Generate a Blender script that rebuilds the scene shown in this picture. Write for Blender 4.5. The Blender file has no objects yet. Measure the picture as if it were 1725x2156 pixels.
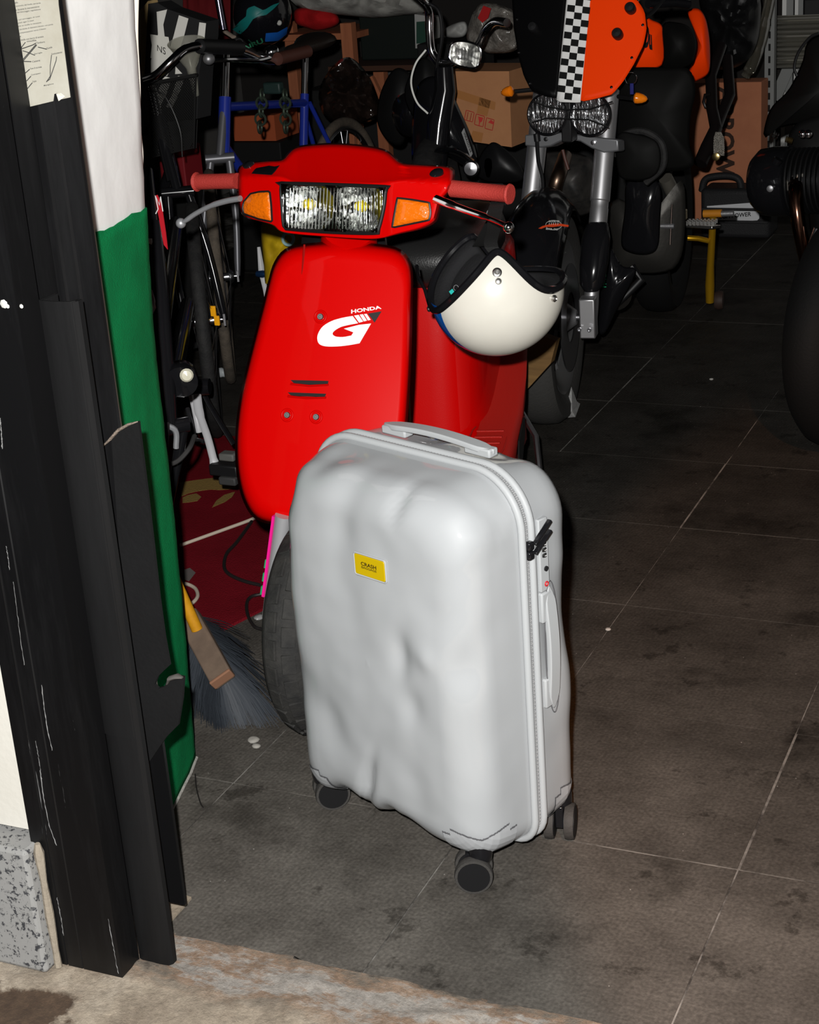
import bpy, math, random
import numpy as np
from mathutils import Matrix, Vector, noise
random.seed(7)
S = bpy.context.scene
COL = S.collection
PI = math.pi
# ------------------------------------------------------------------ camera
CX, CY, FPX = 862.5, 1078.0, 3500.0          # photograph is 1725 x 2156
CAM = np.array([0.0, 0.0, 1.5])
def _ray(x, y): return np.array([x-CX, CY-y, -FPX])/FPX
_Y = _ray(2510, -400); _Y /= np.linalg.norm(_Y)
_X = -_ray(-7140, 310); _X /= np.linalg.norm(_X)
_X = _X-_Y*(_X@_Y); _X /= np.linalg.norm(_X)
ROT = np.array([_X, _Y, np.cross(_X, _Y)])     # camera -> world
cd = bpy.data.cameras.new('camera'); cam = bpy.data.objects.new('camera', cd); COL.objects.link(cam)
cd.sensor_fit = 'HORIZONTAL'; cd.sensor_width = 36.0; cd.lens = 36.0*FPX/1725.0
cd.clip_start = 0.05; cd.clip_end = 60
m4 = Matrix.Identity(4)
for i in range(3):
    for j in range(3): m4[i][j] = ROT[i][j]
    m4[i][3] = CAM[i]
cam.matrix_world = m4
S.camera = cam
# ------------------------------------------------------------------ light
S.view_settings.view_transform = 'Standard'; S.view_settings.look = 'None'
S.view_settings.exposure = 0.0; S.view_settings.gamma = 1.0; S.view_settings.use_curve_mapping = False
W = bpy.data.worlds.new('night'); S.world = W; W.use_nodes = True
W.node_tree.nodes['Background'].inputs[0].default_value = (0.8, 0.9, 1.0, 1)
W.node_tree.nodes['Background'].inputs[1].default_value = 0.0010
def lamp(name, kind, loc, power, col, **k):
    l = bpy.data.lights.new(name, kind); l.energy = power; l.color = col
    for a, b in k.items(): setattr(l, a, b)
    o = bpy.data.objects.new(name, l); COL.objects.link(o); o.location = loc
    return o
# camera flash: up and a little left of the lens
fl = CAM+ROT@np.array([-0.055, 0.085, 0.0])
lamp('camera_flash', 'POINT', fl, 640, (1.0, 0.985, 0.96), shadow_soft_size=0.016)
# warm street lamp behind the photographer, cone edge shaped to stand in for the photographer's shadow line
def aim(o, target):
    d = Vector(target)-Vector(o.location); o.rotation_euler = d.to_track_quat('-Z', 'Y').to_euler()
aim(lamp('street_lamp', 'SPOT', (1.1, -1.2, 3.4), 620, (1.0, 0.38, 0.11), shadow_soft_size=0.05, spot_size=math.radians(33), spot_blend=0.15), (0.55, 2.6, 0))

# ------------------------------------------------------------------ pixel -> place helpers
def ray(x, y): return ROT@_ray(x, y)
def onp(x, y, P0, n):
    d = ray(x, y); n = np.asarray(n, float)
    return CAM+d*((n@(np.asarray(P0, float)-CAM))/(n@d))
def atz(x, y, z=0.0): return onp(x, y, (0, 0, z), (0, 0, 1))
def aty(x, y, Y): return onp(x, y, (0, Y, 0), (0, 1, 0))
def atx(x, y, X): return onp(x, y, (X, 0, 0), (1, 0, 0))
def V(*a): return np.array(a, float)
def unit(v): v = np.asarray(v, float); return v/np.linalg.norm(v)
# ------------------------------------------------------------------ materials
def lin(c):
    return tuple(((x/255)/12.92 if x/255 <= 0.04045 else ((x/255+0.055)/1.055)**2.4) for x in c)
MATS = {}
def mat(name, col, rough=0.5, metal=0.0, col2=None, scale=8.0, bump=0.0, bscale=60.0, coat=0.0, detail=6.0, lo=0.35, hi=0.65, spec=0.22, stretch=None, emit=None, sheen=0, alpha=1.0):
    """col/col2 are linear albedos; mixed by noise; bump adds fine relief"""
    if name in MATS: return MATS[name]
    m = bpy.data.materials.new(name); m.use_nodes = True; MATS[name] = m
    nt = m.node_tree; b = nt.nodes['Principled BSDF']; N = nt.nodes.new; L = nt.links.new
    b.inputs['Base Color'].default_value = (*col, 1); b.inputs['Roughness'].default_value = rough
    b.inputs['Metallic'].default_value = metal; b.inputs['Specular IOR Level'].default_value = spec
    if coat: b.inputs['Coat Weight'].default_value = coat; b.inputs['Coat Roughness'].default_value = 0.04
    if alpha < 1: b.inputs['Alpha'].default_value = alpha
    if emit: b.inputs['Emission Color'].default_value = (*emit[:3], 1); b.inputs['Emission Strength'].default_value = emit[3]
    tc = N('ShaderNodeTexCoord'); src = tc.outputs['Object']
    if stretch:
        mp = N('ShaderNodeMapping'); mp.inputs['Scale'].default_value = stretch; L(src, mp.inputs[0]); src = mp.outputs[0]
    if col2 is not None:
        n = N('ShaderNodeTexNoise'); n.inputs['Scale'].default_value = scale; n.inputs['Detail'].default_value = detail
        n.inputs['Roughness'].default_value = 0.65; L(src, n.inputs['Vector'])
        r = N('ShaderNodeValToRGB'); r.color_ramp.elements[0].position = lo; r.color_ramp.elements[1].position = hi
        r.color_ramp.elements[0].color = (*col, 1); r.color_ramp.elements[1].color = (*col2, 1)
        L(n.outputs[0], r.inputs[0]); L(r.outputs[0], b.inputs['Base Color'])
    if bump:
        n2 = N('ShaderNodeTexNoise'); n2.inputs['Scale'].default_value = bscale; n2.inputs['Detail'].default_value = 4
        L(src, n2.inputs['Vector']); bp = N('ShaderNodeBump'); bp.inputs['Strength'].default_value = min(1, bump); bp.inputs['Distance'].default_value = 0.004
        L(n2.outputs[0], bp.inputs['Height']); L(bp.outputs[0], b.inputs['Normal'])
    return m
def thin_glass(name, tint=(1, 1, 1), gloss=0.12, rough=0.06, ribs=0.0, film=0.0, filmcol=(.6, .6, .6)):
    if name in MATS: return MATS[name]
    m = bpy.data.materials.new(name); m.use_nodes = True; MATS[name] = m
    nt = m.node_tree; N = nt.nodes.new; L = nt.links.new; nt.nodes.remove(nt.nodes['Principled BSDF']); out = nt.nodes['Material Output']
    t = N('ShaderNodeBsdfTransparent'); t.inputs[0].default_value = (*tint, 1)
    g = N('ShaderNodeBsdfGlossy'); g.inputs['Roughness'].default_value = rough
    mx = N('ShaderNodeMixShader'); mx.inputs[0].default_value = gloss
    L(t.outputs[0], mx.inputs[1]); L(g.outputs[0], mx.inputs[2]); last = mx.outputs[0]
    if ribs:
        tc = N('ShaderNodeTexCoord'); w = N('ShaderNodeTexWave'); w.inputs['Scale'].default_value = ribs; w.inputs['Distortion'].default_value = 0.6
        L(tc.outputs['Object'], w.inputs['Vector']); bp = N('ShaderNodeBump'); bp.inputs['Strength'].default_value = 1; bp.inputs['Distance'].default_value = 0.004
        L(w.outputs[0], bp.inputs['Height']); L(bp.outputs[0], g.inputs['Normal'])
    if film:
        d = N('ShaderNodeBsdfDiffuse'); d.inputs[0].default_value = (*filmcol, 1); m2 = N('ShaderNodeMixShader'); m2.inputs[0].default_value = film
        L(last, m2.inputs[1]); L(d.outputs[0], m2.inputs[2]); last = m2.outputs[0]
    L(last, out.inputs[0]); return m
BLK = mat('black_plastic', (.006, .006, .0065), .45, spec=.3)
GLOSSBLK = mat('gloss_black', (.006, .006, .007), .16, coat=.4)
RUBBER = mat('rubber', (.008, .008, .0085), .75, spec=.25, col2=(.018, .0175, .017), scale=30, bump=.3, bscale=200)
CHROME = mat('chrome', (.82, .82, .84), .12, 1.0)
STEEL = mat('brushed_steel', (.42, .42, .44), .3, 1.0)
ALU = mat('cast_aluminium', (.30, .30, .31), .45, .8, bump=.15, bscale=150)
DARKMETAL = mat('dark_metal', (.03, .03, .032), .4, .6)
# ------------------------------------------------------------------ mesh building
class B:
    def __init__(s): s.v = []; s.f = []
    def add(s, vs, fs):
        o = len(s.v); s.v += [tuple(map(float, p)) for p in vs]; s.f += [tuple(i+o for i in q) for q in fs]; return s
    def box(s, c, sz, M=None):
        c = np.asarray(c, float); h = np.asarray(sz, float)/2
        P = [np.array([i, j, k])*h for i in (-1, 1) for j in (-1, 1) for k in (-1, 1)]
        if M is not None: P = [M@p for p in P]
        return s.add([c+p for p in P], [(0, 1, 3, 2), (4, 6, 7, 5), (0, 4, 5, 1), (2, 3, 7, 6), (0, 2, 6, 4), (1, 5, 7, 3)])
    def beam(s, a, b, w, t, up=(0, 0, 1)):
        a = np.asarray(a, float); b = np.asarray(b, float); d = b-a; l = np.linalg.norm(d); d = d/l
        x = unit(np.cross(d, up)); y = np.cross(x, d)
        return s.box((a+b)/2, (w, l, t), np.array([x, d, y]).T)
    def loft(s, rings, cap0=True, cap1=True, closed=True, wrap=False):
        n = len(rings[0]); o = len(s.v)
        for r in rings: s.v += [tuple(map(float, p)) for p in r]
        m = len(rings)
        for i in range(m if wrap else m-1):
            i2 = (i+1) % m
            for j in range(n if closed else n-1):
                k = (j+1) % n
                s.f.append((o+i*n+j, o+i*n+k, o+i2*n+k, o+i2*n+j))
        if not wrap:
            if cap0: s.f.append(tuple(o+j for j in range(n))[::-1])
            if cap1: s.f.append(tuple(o+(m-1)*n+j for j in range(n)))
        return s
    def tube(s, path, r, seg=10, caps=True, closed=False, flat=None):
        P = [np.asarray(p, float) for p in path]; n = len(P)
        if not hasattr(r, '__len__'): r = [r]*n
        T = []
        for i in range(n):
            a = P[(i-1) % n] if (i or closed) else P[0]; b = P[(i+1) % n] if (i < n-1 or closed) else P[-1]
            T.append(unit(b-a) if np.linalg.norm(b-a) > 1e-9 else np.array([0, 0, 1.]))
        u = np.cross(T[0], [0, 0, 1.]);
        if np.linalg.norm(u) < .05: u = np.cross(T[0], [1., 0, 0])
        u = unit(u); rings = []
        for i in range(n):
            u = unit(u-T[i]*(u@T[i])); w = np.cross(T[i], u)
            fa = flat if flat else 1.0
            rings.append([P[i]+r[i]*(u*math.cos(2*PI*k/seg)+w*fa*math.sin(2*PI*k/seg)) for k in range(seg)])
        return s.loft(rings, caps, caps, True, closed)
    def lathe(s, prof, o=(0, 0, 0), axis=(0, 0, 1), seg=24, caps=True):
        ax = unit(axis); u = np.cross(ax, [0, 0, 1.])
        if np.linalg.norm(u) < .05: u = np.cross(ax, [1., 0, 0])
        u = unit(u); w = np.cross(ax, u); o = np.asarray(o, float)
        return s.loft([[o+ax*h+r*(u*math.cos(2*PI*k/seg)+w*math.sin(2*PI*k/seg)) for k in range(seg)] for r, h in prof], caps, caps)
    def torus(s, c, axis, R, r, seg=40, rs=10, flat=1.0):
        ax = unit(axis); u = np.cross(ax, [0, 0, 1.])
        if np.linalg.norm(u) < .05: u = np.cross(ax, [1., 0, 0])
        u = unit(u); w = np.cross(ax, u); c = np.asarray(c, float); rings = []
        for i in range(seg):
            t = 2*PI*i/seg; d = u*math.cos(t)+w*math.sin(t)
            rings.append([c+d*(R+r*math.cos(2*PI*k/rs))+ax*(r*flat*math.sin(2*PI*k/rs)) for k in range(rs)])
        return s.loft(rings, wrap=True)
    def prism(s, poly, vec):
        a = [np.asarray(p, float) for p in poly]; v = np.asarray(vec, float); n = len(a)
        s.add(a+[p+v for p in a], [tuple(range(n))[::-1], tuple(range(n, 2*n))]+[(i, (i+1) % n, n+(i+1) % n, n+i) for i in range(n)])
        return s
    def sph(s, c, r, seg=16, rings=10):
        c = np.asarray(c, float); rr = np.asarray(r, float)*np.ones(3)
        return s.loft([[c+rr*np.array([math.sin(t)*math.cos(2*PI*k/seg), math.sin(t)*math.sin(2*PI*k/seg), -math.cos(t)]) for k in range(seg)] for t in [PI*(i+.02)/(rings+.04) for i in range(rings+1)]])
    def grid(s, G):
        n = len(G[0]); o = len(s.v)
        for r in G: s.v += [tuple(map(float, p)) for p in r]
        for i in range(len(G)-1):
            for j in range(n-1): s.f.append((o+i*n+j, o+i*n+j+1, o+(i+1)*n+j+1, o+(i+1)*n+j))
        return s
RM = {}
def link(o): COL.objects.link(o); return o
def root(name, label, cat, loc, rz=0.0, group=None):
    o = bpy.data.objects.new(name, None); link(o); o.empty_display_size = .05
    o.location = loc; o.rotation_euler = (0, 0, rz); o['label'] = label; o['category'] = cat
    if group: o['group'] = group
    RM[o.name] = (np.array(loc, float), rz); return o
def toloc(r, vs):
    L, rz = RM[r.name]; c, s_ = math.cos(-rz), math.sin(-rz); a = np.asarray(vs, float)-L
    return np.stack([a[:, 0]*c-a[:, 1]*s_, a[:, 0]*s_+a[:, 1]*c, a[:, 2]], 1)
def ob(name, b, m, parent=None, smooth=True, bevel=0, sub=0, solid=0, soff=-1, world=True, ang=40, label=None, seg=2, kind=None, weld=False):
    """one mesh object; verts are world coordinates unless world=False (local to the root)"""
    if parent is not None:
        r = parent
        while r.parent: r = r.parent
        vs = toloc(r, b.v) if world else np.asarray(b.v, float); loc = None
    else:
        a = np.asarray(b.v, float); loc = np.array([(a[:, 0].min()+a[:, 0].max())/2, (a[:, 1].min()+a[:, 1].max())/2, a[:, 2].min()]); vs = a-loc
    me = bpy.data.meshes.new(name); me.from_pydata([tuple(map(float, p)) for p in vs], [], b.f); me.update()
    me.materials.append(m)
    o = bpy.data.objects.new(name, me); link(o)
    if parent is not None: o.parent = parent
    else: o.location = loc; RM[o.name] = (loc, 0.0)
    import bmesh
    bm = bmesh.new(); bm.from_mesh(me)
    if weld: bmesh.ops.remove_doubles(bm, verts=bm.verts, dist=weld)
    bmesh.ops.recalc_face_normals(bm, faces=bm.faces)
    if smooth:
        lim = math.radians(ang)
        for f in bm.faces: f.smooth = True
        for e in bm.edges:
            if len(e.link_faces) == 2 and e.calc_face_angle(0) > lim: e.smooth = False
    bm.to_mesh(me); bm.free()
    if solid: md = o.modifiers.new('solid', 'SOLIDIFY'); md.thickness = solid; md.offset = soff
    if bevel: md = o.modifiers.new('bevel', 'BEVEL'); md.width = bevel; md.segments = seg; md.limit_method = 'ANGLE'; md.angle_limit = math.radians(35)
    if sub: md = o.modifiers.new('sub', 'SUBSURF'); md.levels = sub; md.render_levels = sub
    if label: o['label'] = label
    if kind: o['kind'] = kind
    return o
def tag(o, label, cat, group=None, kind=None):
    o['label'] = label; o['category'] = cat
    if group: o['group'] = group
    if kind: o['kind'] = kind
    return o
def struct(name, b, m, **k):
    o = ob(name, b, m, **k); o['kind'] = 'structure'; return o
def spline(pts, n=8, closed=False):
    P = [np.asarray(p, float) for p in pts]; m = len(P); out = []
    for i in range(m if closed else m-1):
        p0 = P[(i-1) % m] if (closed or i > 0) else 2*P[0]-P[1]; p1 = P[i]; p2 = P[(i+1) % m]; p3 = P[(i+2) % m] if (closed or i < m-2) else 2*P[-1]-P[-2]
        for k in range(n):
            t = k/n; out.append(.5*((2*p1)+(-p0+p2)*t+(2*p0-5*p1+4*p2-p3)*t*t+(-p0+3*p1-3*p2+p3)*t**3))
    if not closed: out.append(P[-1])
    return out
def resample(pts, n, closed=True):
    P = np.array(pts, float)
    if closed: P = np.vstack([P, P[:1]])
    d = np.r_[0, np.cumsum(np.linalg.norm(np.diff(P, axis=0), axis=1))]; t = np.linspace(0, d[-1], n+1 if closed else n)
    Q = np.stack([np.interp(t, d, P[:, i]) for i in range(P.shape[1])], 1)
    return Q[:-1] if closed else Q
def cap(outline, surf, rings=14, n=96, center=None, pw=1.0, roll=None):
    """fill a closed pixel outline with concentric rings carried onto surf(x,y,k) (k=1 on the rim)"""
    Q = resample(outline, n); c = np.array(center if center is not None else Q.mean(0)); b = B(); R = []
    for i in range(rings, 0, -1):
        k = (i/rings)**pw; R.append([surf(*(c+(q-c)*k), k) for q in Q])
    b.loft(R, False, False); o = len(b.v); b.v.append(tuple(map(float, surf(*c, 0.0))))
    last = o-n
    for j in range(n): b.f.append((last+j, last+(j+1) % n, o))
    return b
def annulus(outer, inner, surf, rings=16, n=160, start=None):
    A = resample(outer, n); C = resample(inner, n); c = C.mean(0)
    def roll0(Q):
        a = np.arctan2(Q[:, 1]-c[1], Q[:, 0]-c[0]); i = int(np.argmin(np.abs(a))); Q = np.roll(Q, -i, 0)
        area = sum(Q[j][0]*Q[(j+1) % n][1]-Q[(j+1) % n][0]*Q[j][1] for j in range(n))
        return Q if area > 0 else np.roll(Q[::-1], 1, 0)
    A = roll0(A); C = roll0(C); b = B()
    # match by angle so that spokes do not cross
    ang = lambda Q: np.unwrap(np.arctan2(Q[:, 1]-c[1], Q[:, 0]-c[0]))
    aC = ang(C); aA = ang(A); aA = np.maximum.accumulate(aA); t = np.linspace(0, 2*PI, n, endpoint=False)+aA[0]
    def at(Q, a): 
        a2 = np.r_[a, a[0]+2*PI]; Q2 = np.vstack([Q, Q[:1]]); return np.stack([np.interp(t, a2, Q2[:, i]) for i in (0, 1)], 1)
    C2 = at(C, np.maximum.accumulate(aC)-(aC[0]-aA[0])) ; A2 = at(A, aA)
    return b.loft([[surf(*(A2[j]*(1-i/rings)+C2[j]*(i/rings)), 1-i/rings) for j in range(n)] for i in range(rings+1)], False, False)
def textmesh(s, bold=0.0, extrude=0.0, spacing=1.0, shear=0.0):
    """2-D outline mesh of a word at size 1; returns verts (x,y), faces"""
    cu = bpy.data.curves.new('t', 'FONT'); cu.body = s; cu.size = 1.0; cu.offset = bold; cu.space_character = spacing; cu.shear = shear
    cu.resolution_u = 3
    o = bpy.data.objects.new('t', cu); COL.objects.link(o); dg = bpy.context.evaluated_depsgraph_get(); dg.update()
    me = bpy.data.meshes.new_from_object(o.evaluated_get(dg)); vs = [(v.co.x, v.co.y) for v in me.vertices]; fs = [tuple(p.vertices) for p in me.polygons]
    bpy.data.objects.remove(o); bpy.data.curves.remove(cu); bpy.data.meshes.remove(me)
    return vs, fs
def word(s, place, w=None, h=None, **k):
    """lay a word with place(a,b): a in 0..1 along the word, b in 0..1 up"""
    vs, fs = textmesh(s, **k); a = np.array(vs); mn = a.min(0); mx = a.max(0); a = (a-mn)/(mx-mn)
    return B().add([place(p[0], p[1]) for p in a], fs)
def quadmap(surf, bl, br, tl, tr):
    bl, br, tl, tr = map(lambda p: np.array(p, float), (bl, br, tl, tr))
    def f(a, b):
        p = (bl*(1-a)+br*a)*(1-b)+(tl*(1-a)+tr*a)*b
        return surf(p[0], p[1])
    return f
# ================================================================== setting
TL = 0.4545                                   # rubber floor tile
X0, Y0 = -0.9645, 2.2125                        # one tile corner
def tile_mat():
    m = bpy.data.materials.new('rubber_floor'); m.use_nodes = True; nt = m.node_tree; b = nt.nodes['Principled BSDF']; N = nt.nodes.new; L = nt.links.new
    geo = N('ShaderNodeNewGeometry')
    def ns(scale, det=8, ro=.6):
        n = N('ShaderNodeTexNoise'); n.inputs['Scale'].default_value = scale; n.inputs['Detail'].default_value = det; n.inputs['Roughness'].default_value = ro; L(geo.outputs['Position'], n.inputs['Vector']); return n
    def ramp(src, p, c):
        r = N('ShaderNodeValToRGB'); e = r.color_ramp.elements
        e[0].position, e[1].position = p; e[0].color = (*c[0], 1); e[1].color = (*c[1], 1); L(src, r.inputs[0]); return r
    def mix(kind, f, a, bb):
        x = N('ShaderNodeMixRGB'); x.blend_type = kind
        if hasattr(f, 'links'): L(f, x.inputs[0])
        else: x.inputs[0].default_value = f
        L(a, x.inputs[1]); L(bb, x.inputs[2]); return x.outputs[0]
    base = ramp(ns(5.5, 10, .7).outputs[0], (.3, .72), ((.024, .0215, .019), (.058, .053, .0475))).outputs[0]
    fine = ramp(ns(160, 3, .5).outputs[0], (.35, .7), ((.72, .72, .72), (1.25, 1.25, 1.25))).outputs[0]
    c = mix('MULTIPLY', .8, base, fine)
    # light falloff put into the colour: paler near door and left wall, darker inside
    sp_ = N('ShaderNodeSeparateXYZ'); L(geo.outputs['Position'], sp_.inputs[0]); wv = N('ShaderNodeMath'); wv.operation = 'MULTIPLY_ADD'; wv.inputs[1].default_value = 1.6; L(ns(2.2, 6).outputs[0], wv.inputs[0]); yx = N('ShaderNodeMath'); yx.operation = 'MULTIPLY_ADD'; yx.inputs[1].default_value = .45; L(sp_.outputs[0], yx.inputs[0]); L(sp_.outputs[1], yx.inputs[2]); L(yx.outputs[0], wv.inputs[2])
    falloff = ramp(N('ShaderNodeMapRange').outputs[0], (0, 1), ((1.95, 1.95, 1.92), (.60, .60, .58))); mr_ = [n for n in nt.nodes if n.bl_idname == 'ShaderNodeMapRange'][-1]; mr_.inputs[1].default_value = 1.95; mr_.inputs[2].default_value = 4.1; L(wv.outputs[0], mr_.inputs[0])
    c = mix('MULTIPLY', 1.0, c, falloff.outputs[0])
    # dark stains
    st = ramp(ns(3.1, 6, .6).outputs[0], (.57, .68), ((1, 1, 1), (.38, .37, .36))).outputs[0]; c = mix('MULTIPLY', .9, c, st)
    st2 = ramp(ns(9.0, 7, .7).outputs[0], (.585, .645), ((1, 1, 1), (.42, .41, .40))).outputs[0]; c = mix('MULTIPLY', .8, c, st2)
    # pale dust specks
    vo = N('ShaderNodeTexVoronoi'); vo.inputs['Scale'].default_value = 26; L(geo.outputs['Position'], vo.inputs['Vector'])
    sp = ramp(vo.outputs['Distance'], (.02, .035), ((.3, .29, .27), (0, 0, 0))).outputs[0]; c = mix('ADD', .6, c, sp)
    L(c, b.inputs['Base Color'])
    r = ramp(ns(7, 6).outputs[0], (.35, .7), ((.55, .55, .55), (.85, .85, .85))); L(r.outputs[0], b.inputs['Roughness'])
    b.inputs['Specular IOR Level'].default_value = .1
    # low ribs of the rubber, diagonal
    mp = N('ShaderNodeMapping'); mp.inputs['Rotation'].default_value = (0, 0, .1); L(geo.outputs['Position'], mp.inputs[0])
    w = N('ShaderNodeTexWave'); w.inputs['Scale'].default_value = 42; w.bands_direction = 'X'; L(mp.outputs[0], w.inputs['Vector'])
    bp = N('ShaderNodeBump'); bp.inputs['Strength'].default_value = .18; bp.inputs['Distance'].default_value = .001; L(w.outputs[0], bp.inputs['Height'])
    n3 = ns(90, 5); bp2 = N('ShaderNodeBump'); bp2.inputs['Strength'].default_value = .6; bp2.inputs['Distance'].default_value = .002; L(n3.outputs[0], bp2.inputs['Height']); L(bp.outputs[0], bp2.inputs['Normal'])
    L(bp2.outputs[0], b.inputs['Normal']); return m
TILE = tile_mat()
GROUT = mat('dusty_joint', (.19, .18, .165), .9, col2=(.030, .027, .024), scale=10, lo=.40, hi=.60)
CONC = mat('threshold_concrete', (.36, .31, .25), .9, col2=(.17, .135, .105), scale=6, bump=.8, bscale=45, lo=.3, hi=.75)
fb = B().box((-1.3, 4.75, -.0165), (6.4, 6.0, .03)); floor = struct('floor', fb, GROUT, smooth=False)
tm = None; TH = .012
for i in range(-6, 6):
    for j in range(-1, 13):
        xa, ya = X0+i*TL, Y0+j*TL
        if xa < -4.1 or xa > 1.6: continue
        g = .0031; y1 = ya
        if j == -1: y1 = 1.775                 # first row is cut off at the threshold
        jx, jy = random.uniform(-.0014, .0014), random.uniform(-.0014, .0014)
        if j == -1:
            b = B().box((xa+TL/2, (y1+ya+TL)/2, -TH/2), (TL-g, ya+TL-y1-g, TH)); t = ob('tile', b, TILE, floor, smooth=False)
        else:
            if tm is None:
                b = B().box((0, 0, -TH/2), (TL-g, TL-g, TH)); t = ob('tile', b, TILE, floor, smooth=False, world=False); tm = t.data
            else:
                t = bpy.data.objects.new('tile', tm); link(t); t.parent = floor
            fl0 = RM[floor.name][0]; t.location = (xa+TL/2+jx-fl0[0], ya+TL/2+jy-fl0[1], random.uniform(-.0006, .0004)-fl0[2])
# threshold: rough concrete lip with a broken stone edge, pavement in front of it
def ground_patch(x0, x1, y0, y1, nx, ny, zf):
    return B().grid([[(x0+(x1-x0)*i/nx, y0+(y1-y0)*j/ny, zf(x0+(x1-x0)*i/nx, y0+(y1-y0)*j/ny)) for i in range(nx+1)] for j in range(ny+1)])
def nz(x, y, s, z=0): return noise.fractal(Vector((x*s, y*s, z)), 1.0, 2.0, 5)
def thz(x, y):
    edge = 1.785+.006*nz(x, 0, 6)
    t = (edge-y)
    if t < 0: return -.0025
    lip = max(0, 1-t/.09)
    broken = .010*max(0, nz(x, y*2.2, 9))*max(0, 1-abs(t-.05)/.07)
    return -.004+.008*lip+broken+.004*nz(x, y, 12)-.012*min(1, max(0, t-.1)/.15)+.0015*nz(x, y, 60)
def pave_mat():
    m = bpy.data.materials.new('pavement_stone'); m.use_nodes = True; nt = m.node_tree; b = nt.nodes['Principled BSDF']; N = nt.nodes.new; L = nt.links.new
    geo = N('ShaderNodeNewGeometry'); sep = N('ShaderNodeSeparateXYZ'); L(geo.outputs['Position'], sep.inputs[0])
    def ns(scale, det=8, ro=.65, st=None):
        n = N('ShaderNodeTexNoise'); n.inputs['Scale'].default_value = scale; n.inputs['Detail'].default_value = det; n.inputs['Roughness'].default_value = ro
        if st: mp = N('ShaderNodeMapping'); mp.inputs['Scale'].default_value = st; L(geo.outputs['Position'], mp.inputs[0]); L(mp.outputs[0], n.inputs['Vector'])
        else: L(geo.outputs['Position'], n.inputs['Vector'])
        return n
    def ramp(src, els):
        r = N('ShaderNodeValToRGB'); e = r.color_ramp.elements
        while len(e) < len(els): e.new(.5)
        for q, (p, c) in zip(e, els): q.position = p; q.color = (*c, 1)
        L(src, r.inputs[0]); return r.outputs[0]
    def mix(f, a, c):
        x = N('ShaderNodeMixRGB'); L(f, x.inputs[0]); L(a, x.inputs[1]); L(c, x.inputs[2]); return x.outputs[0]
    dust = ramp(ns(7).outputs[0], [(.32, (.17, .135, .1)), (.5, (.30, .25, .19)), (.68, (.40, .345, .275))])
    edge = ramp(ns(5, 10, .75, (1, 2.6, 1)).outputs[0], [(.34, (.035, .028, .022)), (.43, (.14, .115, .09)), (.50, (.20, .13, .085)), (.57, (.27, .25, .225)), (.68, (.15, .13, .11))])
    mr = N('ShaderNodeMapRange'); mr.inputs[1].default_value = 1.66; mr.inputs[2].default_value = 1.70; L(sep.outputs[1], mr.inputs[0])
    wob = N('ShaderNodeMath'); wob.operation = 'ADD'; n4 = ns(9); sub = N('ShaderNodeMath'); sub.operation = 'MULTIPLY_ADD'; sub.inputs[1].default_value = 1.6; sub.inputs[2].default_value = -.8; L(n4.outputs[0], sub.inputs[0]); L(mr.outputs[0], wob.inputs[0]); L(sub.outputs[0], wob.inputs[1]); wob.use_clamp = True
    c = mix(wob.outputs[0], dust, edge)
    # brown bare patch at the far left of the pavement
    wx = N('ShaderNodeMath'); wx.operation = 'MULTIPLY_ADD'; wx.inputs[1].default_value = .22; L(ns(16).outputs[0], wx.inputs[0]); L(sep.outputs[0], wx.inputs[2])
    m2 = N('ShaderNodeMapRange'); m2.inputs[1].default_value = -1.215; m2.inputs[2].default_value = -1.235; L(wx.outputs[0], m2.inputs[0])
    wy = N('ShaderNodeMath'); wy.operation = 'MULTIPLY_ADD'; wy.inputs[1].default_value = .1; L(ns(13).outputs[0], wy.inputs[0]); L(sep.outputs[1], wy.inputs[2])
    m3 = N('ShaderNodeMapRange'); m3.inputs[1].default_value = 1.665; m3.inputs[2].default_value = 1.655; L(wy.outputs[0], m3.inputs[0])
    mm = N('ShaderNodeMath'); mm.operation = 'MULTIPLY'; L(m2.outputs[0], mm.inputs[0]); L(m3.outputs[0], mm.inputs[1])
    c = mix(mm.outputs[0], c, ramp(ns(30).outputs[0], [(.35, (.045, .025, .013)), (.7, (.085, .052, .03))]))
    fine = N('ShaderNodeMixRGB'); fine.blend_type = 'MULTIPLY'; fine.inputs[0].default_value = .8; L(c, fine.inputs[1]); L(ramp(ns(70, 8, .8).outputs[0], [(.3, (.5, .48, .46)), (.6, (1.15, 1.15, 1.15))]), fine.inputs[2])
    L(fine.outputs[0], b.inputs['Base Color']); b.inputs['Roughness'].default_value = .9
    bp = N('ShaderNodeBump'); bp.inputs['Strength'].default_value = 1.0; bp.inputs['Distance'].default_value = .007; L(ns(38, 9, .75).outputs[0], bp.inputs['Height']); L(bp.outputs[0], b.inputs['Normal'])
    return m
struct('floor_threshold', ground_patch(-2.1, 1.4, 1.10, 1.79, 280, 130, thz), pave_mat())
# outer wall, granite base course
struct('wall_front', B().box((-1.83, 1.86, 1.17), (.80, .36, 1.9)), mat('cream_plaster', (.52, .507, .465), .9, col2=(.49, .475, .43), scale=4, bump=.12, bscale=90), smooth=False)
GRAN = mat('granite', (.22, .22, .215), .6, col2=(.035, .036, .04), scale=120, detail=3, lo=.54, hi=.62, bump=.1)
struct('baseboard_front', B().box((-1.83, 1.80, .105), (.826, .326, .212)), GRAN, smooth=False, bevel=.006)
struct('trim_1', B().tube([(-1.410, 1.658, z) for z in (0, .03, .09, .15, .2, .215)], [.006, .005, .007, .005, .008, .004], seg=8), mat('mortar', (.22, .19, .15), .95, bump=.9, bscale=60))
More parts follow.
